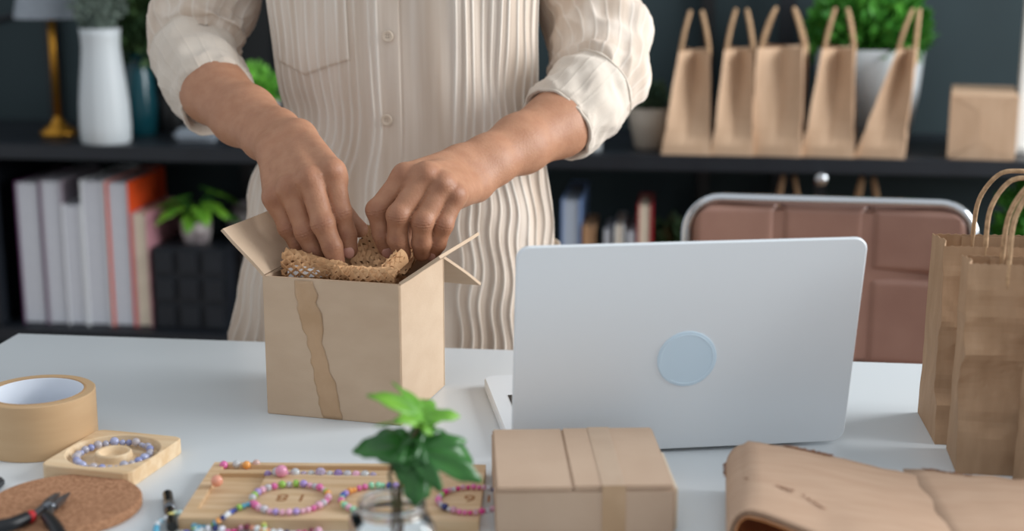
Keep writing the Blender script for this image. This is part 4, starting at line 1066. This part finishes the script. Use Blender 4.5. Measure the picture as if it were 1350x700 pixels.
me = bpy.data.meshes.new('body'); me.from_pydata(V.tolist(), [], Fc.tolist()); me.materials.append(M['skin'])
me.polygons.foreach_set('use_smooth', [True]*len(me.polygons))
bodyo = bpy.data.objects.new('body', me); C.objects.link(bodyo); bodyo.parent = per
sm = bodyo.modifiers.new('smooth', 'SMOOTH'); sm.factor = .35; sm.iterations = 1
kn = [(f[k][0], rr) for f in Lf+Rf for k, rr in ((0, .010), (1, .0085), (2, .006))]; W_ = np.zeros(len(V), dtype=np.float32); Vw = V+np.array([pxc, CY, 0], dtype=np.float32)
for p_, rr in kn: W_ = np.maximum(W_, np.exp(-(((Vw-A(p_-VIEW*.009))**2).sum(-1))/(rr*rr)))
for f in Lf+Rf: W_ = np.maximum(W_, .8*np.exp(-(((Vw-A(f[3][0]))**2).sum(-1))/(.013*.013)))
for f in Lf+Rf:
    for k in (1, 2):
        dv = (f[k+1][0]-f[k][0]).normalized(); q = Vw-A(f[k][0]); sl = q@A(dv); rr = np.sqrt((q*q).sum(-1)); dors = np.clip(-(q@A(VIEW))/f[k][1], 0, 1)
        W_ = np.maximum(W_, (1.15 if k == 1 else .8)*np.exp(-(sl/.0052)**2)*np.clip(-np.cos(sl*2*PI/.0029), 0, 1)*dors*(rr < .016))  # crease shade put into the skin colour as thin dark lines
for f in Lf+Rf:
    for k in range(3): W_ = np.maximum(W_, .30*np.exp(-(((Vw-A((f[k][0]+f[k+1][0])*.5))**2).sum(-1))/(.020**2)))
attr(bodyo, (W_*.62).tolist())
# nails
def nail(tip, dip, r, w, l, tilt=0):
    d = (Vector(tip)-Vector(dip)).normalized(); n = (-VIEW-d*(-VIEW).dot(d)).normalized(); n = (n+d*tilt).normalized(); d = (d-n*d.dot(n)).normalized(); s = d.cross(n)
    mt = Matrix((s, d, n)).transposed().to_4x4(); c = Vector(tip)+n*(r*.86)+d*.0010
    mesh('fingernail', xf(sphere(1, 16, 10, (w, l, .0016)), Matrix.Translation(c) @ mt), M['nail'], bodyo, True, world=True)
for F4, ks in ((Lf, (0, 1)), (Rf, (0, 3))):
    for k in ks: nail(F4[k][3][0], F4[k][2][0], F4[k][3][1], .0058, .0062, .15)
for e in (-1, 1):
    mesh('eye', xf(sphere(.0105, 16, 10), Matrix.Translation(HC+Vector((e*.030, -.0735, .011)))), M['ceramic'], bodyo, True, world=True)
    mesh('iris', xf(sphere(.0068, 12, 8), Matrix.Translation(HC+Vector((e*.030, -.0782, .010)))), M['hair'], bodyo, True, world=True)
mesh('lips', xf(sphere(1, 16, 8, (.022, .006, .007)), Matrix.Translation(HC+Vector((0, -.0865, -.052)))), mat('lips', (170, 96, 88), .45), bodyo, True, world=True)
hv, hf = snets(lambda P: np.maximum(smin(ellips(P, HC+Vector((0, .022, .034)), (.086, .100, .096)), capsule(P, HC+Vector((0, .085, .0)), HC+Vector((0, .095, -.13)), .055, .04), .04), -smin(ellips(P, HC+Vector((0, -.09, -.05)), (.062, .085, .105)), ellips(P, HC+Vector((0, -.12, .0)), (.06, .06, .07)), .02)),
               HC+Vector((-.11, -.12, -.2)), HC+Vector((.11, .16, .15)), .007)
mesh('hair', (hv.tolist(), hf.tolist()), M['hair'], per, True, world=True)
# trousers
trs = []
for s in (-1, 1):
    x = pxc+s*.088; trs.append(tube([(x-s*.005, CY+.01, .83), (x, CY+.008, .70), (x, CY, .47), (x+s*.004, CY+.02, .25), (x+s*.006, CY+.02, .10)], [.100, .098, .088, .085, .088], 28, cap=False))
mesh('trousers', join(*trs), M['trousers'], per, True, world=True, sol=.002)
for s in (-1, 1):
    mesh('shoe', xf(sphere(1, 20, 12, (.045, .115, .04)), T(pxc+s*.10, CY-.04, .041)), M['black'], per, True, world=True)

# ---- shirt
ROWS = [(-330, 468, 610, .075), (-300, 420, 660, .09), (-262, 352, 725, .10), (-200, 335, 742, .108), (-100, 342, 732, .116), (0, 348, 727, .120), (60, 356, 724, .120), (110, 366, 722, .119), (150, 380, 722, .118), (178, 368, 722, .118),
        (215, 331, 729, .120), (240, 325, 735, .123), (300, 326, 741, .128), (370, 317, 740, .130), (430, 303, 738, .131), (450, 303, 738, .131), (520, 308, 735, .130), (600, 312, 733, .128)]
rz_ = []
for py, l, r, b in ROWS:
    p, q = aty(l-14, py, CY), aty(r+1, py, CY); rz_.append(((p.z+q.z)/2, p.x, q.x, b))
rz_.sort(); RZ = np.array(rz_)
def prof_(z):
    l = np.interp(z, RZ[:, 0], RZ[:, 1]); r = np.interp(z, RZ[:, 0], RZ[:, 2]); b = np.interp(z, RZ[:, 0], RZ[:, 3]); return l, r, b
def sprof(z):
    L = [prof_(z+dz) for dz in (-.016, -.008, 0, .008, .016)]
    return tuple(sum(v[i] for v in L)/5 for i in range(3))
# pleat positions as fractions across the front (-1..1), from the photograph
rnd = random.Random(21)
def fx(px, c=537.5, w=199): return (px-c)/w
pleats = []
x = 340.0
while x < 484: pleats.append(fx(x)); x += rnd.uniform(10, 14.5)
x = 598.0
while x < 735: pleats.append(fx(x)); x += rnd.uniform(10.5, 16)
pleats += [fx(491), fx(500)]
plc_l, plc_r = fx(487), fx(528)
def shirt_pt(u, z, extra=0.0):
    """u = signed fraction across the front half (|u|<=1 front), 1..3 goes round the back"""
    l, r, b = sprof(z); c = pxc; a = ((c-l) if ((u < 0) if abs(u) <= 1 else (u > 2)) else (r-c)); global PLEAT; PLEAT = 0.0
    if abs(u) <= 1: t = -PI/2+u*PI/2*.999; front = True
    else: t = PI/2*u-PI/2; front = False
    # front: x follows u almost linearly so that pleats keep their spacing
    if front:
        s = u*(1-.10*abs(u)**6); x = a*s; y = -b*max(0, 1-abs(s)**2.5)**.5 if abs(s) < 1 else 0
        nx, ny = abs(s)**1.5*math.copysign(1, s)/a, -max(.02, 1-abs(s)**2.5)**.5/b
    else:
        q = u-2; s = -q; x = a*(-q)*(1-.10*abs(q)**6)*1.0; y = b*.82*max(0, 1-abs(q*(1-.10*abs(q)**6))**2.5)**.5
        nx, ny = abs(q)**1.5*math.copysign(1, -q)/a, max(.02, 1-abs(q)**2.5)**.5/b
    nl = math.hypot(nx, ny); nx, ny = nx/nl, ny/nl
    d = extra
    if front:
        hip = max(0, min(1, (.99-z)/.10))
        wv = hip*.014*math.sin(z*75+u*5)+.010*math.sin(z*13+u*3)*(1-hip)+.004*math.sin(z*31+u*17)
        for k, p0 in enumerate(pleats):
            e = (u-p0-wv*(0 if plc_l-.02 < p0 < plc_r+.02 else 1))*a
            if abs(e) < .012:
                am = .0028*(.75+.5*noise.noise(Vector((p0*9, z*7, 1))))
                PLEAT = max(PLEAT, math.exp(-(e/.0017)**2)*(.62+.6*noise.noise(Vector((p0*5, z*9, 3))))); d += am*math.exp(-(e/.0015)**2)+am*.35*math.exp(-((e-.0035)/.003)**2)
        # placket: raised band with a stepped right edge
        d += .0016/(1+math.exp(-(u-plc_l)*a/.0005))/(1+math.exp((u-plc_r)*a/.00035))
        d -= .0012*math.exp(-((u-plc_r)*a/.0012-1)**2)
        # folds
        d += .011*noise.noise(Vector((u*2.4, z*3.2, 4)))+.0035*noise.noise(Vector((u*6+z*4, z*6, 7)))
        # drag folds from the right waist up to the arm, and from the left arm
        d += .0035*math.sin((u*1.0+z*8.0)*7.5)*math.exp(-((u-.75)/.3)**2-((z-1.0)/.07)**2)
        d += .0035*math.sin((u*1.0-z*8.0)*6)*math.exp(-((u+.75)/.25)**2-((z-1.02)/.07)**2)
        if z < .97: d += .004*hip*math.sin(u*11+z*9)*abs(u)
    return Vector((c+x+nx*d+(y+ny*d)*pxc/CY, CY+y+ny*d, z))
zs = [.575+.0058*i for i in range(int((1.395-.575)/.0058))]
us = [-1+2*i/520 for i in range(521)]+[1+2*i/120 for i in range(1, 60)]
P, AT = [], []
for z in zs:
    row = []
    for u in us: row.append(shirt_pt(u, z)); AT.append(PLEAT)
    AT.append(AT[len(AT)-len(us)]); P.append(row)
P = [row+[row[0]] for row in P]
shirt = mesh('shirt', gridvf(P), M['cloth'], per, True, world=True); attr(shirt, AT)
# pocket on the left of the front: a second layer
pk = []; PA = []
def upx(px): return fx(px)
for i in range(121):
    u = fx(352)+(fx(466)-fx(352))*i/120; px = 352+(466-352)*i/120
    pyb = (84+(102-84)*(px-352)/(404-352)) if px < 404 else (102-(102-79)*(px-404)/(466-404))
    zb = aty(px, pyb, CY-.118).z; col = []
    for j in range(91): 
        z = zb+(1.26-zb)*(j/90); col.append(shirt_pt(u, z, .0022 if (0 < i < 120 and j > 0) else .0004)); PA.append(PLEAT)
    pk.append(col)
attr(mesh('pocket', gridvf(pk), M['cloth'], shirt, True, world=True), PA)
# stitch line along the pocket's lower edge
mesh('pocket_seam', join(*[tube([col[1]+Vector((0, -.0002, .0)), pk[i+1][1]+Vector((0, -.0002, .0))], .0005, 5) for i, col in enumerate(pk[1:-2], 1) if i % 2]), M['button'], shirt, True, world=True)
for px, py in ((514, 47), (508, 157), (511, -65)):
    u = fx(px); z = aty(px, py, CY-.118).z; p = shirt_pt(u, z, .0024); n = Vector((0, -1, 0))
    mt = Matrix.Translation(p) @ R(PI/2, 'X')
    b = mesh('button', xf(lathe([(.0001, .0012), (.0038, .0012), (.0052, .0022), (.0062, .0020), (.0064, .0006), (.006, 0)], 24, cap=False), mt), M['button'], shirt, True, world=True)
    for k in range(4):
        bx('thread_hole', tuple(root_inv(shirt) @ (p+Vector((.0013*(1 if k % 2 else -1), -.0013, .0013*(1 if k > 1 else -1))))), (.0009, .0006, .0009), M['button_dark'], shirt, 0)
# collar
mesh('collar', xf(lathe([(.066, 0), (.072, .012), (.070, .030), (.082, .012), (.088, -.006)], 40, cap=False), T(pxc, CY+.005, 1.365)), M['cloth2'], shirt, True, world=True, sol=.0015)
# ---- sleeves
def sleeve(path, name, nseg, seed, pleat=22, fold=.006, foldpos=None, amp=.0016, lip=False, droop=0, ell_=1.0, ang=0, m='cloth', rings=8):
    pts = spline([atZ(x, y, z) for x, y, z, r in path], rings); rr = []
    for i in range(len(path)-1):
        for j in range(rings): t = j/rings; t = t*t*(3-2*t)*.5+t*.5; rr.append(path[i][3]*(1-t)+path[i+1][3]*t)
    rr.append(path[-1][3]); fr = frames(pts); P = []; AS = []
    n = len(fr)
    ref = Vector((math.cos(YAW), math.sin(YAW), 0))
    for k, (p, t, u, w) in enumerate(fr):
        u = (ref-t*ref.dot(t)).normalized(); w = t.cross(u)
        row = []; s = k/(n-1); AS0 = len(AS)
        for i in range(nseg):
            a = 2*PI*i/nseg; dirv = u*math.cos(a)+w*math.sin(a)
            d = rr[k]*(1+(ell_-1)*math.cos(a-ang)**2)
            q_ = max(0, math.cos(a*pleat+.8*math.sin(s*4+seed)))**14; d += amp*q_; AS.append(q_*.45)
            d += fold*noise.noise(Vector((math.cos(a)*1.3+seed, math.sin(a)*1.3, s*5.0)))*.9
            d += fold*.8*max(0, s*1.3-.1)*(.3-abs(noise.noise(Vector((math.cos(a)*2.0+seed*2, math.sin(a)*2.0+s*2, s*6)))))
            if foldpos:
                for fp, fw, fa, fdir in foldpos:
                    q = (s-fp+.05*math.sin(a-fdir))/fw; d += fa*math.exp(-q*q)*(.55+.45*math.cos(a-fdir))-fa*.7*math.exp(-(q-1.6)**2)*(.55+.45*math.cos(a-fdir))
            if droop: d *= 1+droop*max(0, -dirv.z)*s
            row.append(p+dirv*d)
        P.append(row+[row[0]]); AS.append(AS[AS0])
    if lip:       # turn the edge inwards
        for q, off in ((.0015, .55), (.004, .9), (.018, -.6), (.03, -.4)):
            p, t, u, w = fr[-1]; u = (ref-t*ref.dot(t)).normalized(); w = t.cross(u); row = []
            for i in range(nseg):
                v = P[n-1][i]; o = (v-p).normalized(); row.append(v-o*min(q, .0042 if q < .01 else .0055)+t*(.0022*off if off > 0 else off*q*1.6))
            P.append(row+[row[0]])
    if lip:
        mesh('seam', tube([q+(q-fr[8][0]).normalized()*.0003 for q in P[8][:-1:4]], .0011, 8, closed=True), M[m], shirt, True, world=True)
        mesh('hem', tube([q+(q-fr[-1][0]).normalized()*.0004 for q in P[n][:-1:4]], .0019, 8, closed=True), M[m], shirt, True, world=True)
    o = mesh(name, gridvf(P), M[m], shirt, True, world=True); attr(o, AS+[0.0]*(len(o.data.vertices)-len(AS))); return o
sleeve([(412, -236, 1.705, .044), (346, -206, 1.708, .058), (304, -130, 1.72, .062), (284, -60, 1.73, .0585), (273, -5, 1.725, .0580), (264, 28, 1.712, .0580), (260, 46, 1.702, .0580), (258, 60, 1.694, .0530), (259, 72, 1.684, .0420)], 'sleeve', 300, 2, 22, .013, [(.70, .045, .005, 0.4)], .0008)
sleeve([(255, 60, 1.695, .0425), (256, 64, 1.691, .0460), (260, 82, 1.674, .0482), (267, 98, 1.655, .0475), (277, 114, 1.636, .0445), (286, 128, 1.621, .0405)], 'cuff', 300, 5, 20, .008, None, .0006, True, .18, 1.04, 2.2, 'cloth2')
sleeve([(662, -236, 1.668, .044), (726, -206, 1.672, .058), (751, -130, 1.688, .061), (764, -60, 1.705, .0595), (771, 0, 1.718, .0590), (783, 35, 1.708, .0585), (791, 60, 1.693, .0575), (793, 82, 1.677, .0550), (790, 103, 1.660, .0520), (784, 117, 1.645, .0480), (778, 124, 1.637, .0410)], 'sleeve', 300, 8, 22, .013, [(.58, .045, .006, 0.2), (.80, .04, .004, 3.0)], .0008)
sleeve([(788, 112, 1.645, .0420), (785, 115, 1.642, .0468), (771, 128, 1.629, .0482), (753, 146, 1.610, .0458), (735, 162, 1.594, .0415)], 'cuff', 300, 11, 20, .008, None, .0006, True, .14, 1.03, .9, 'cloth2')
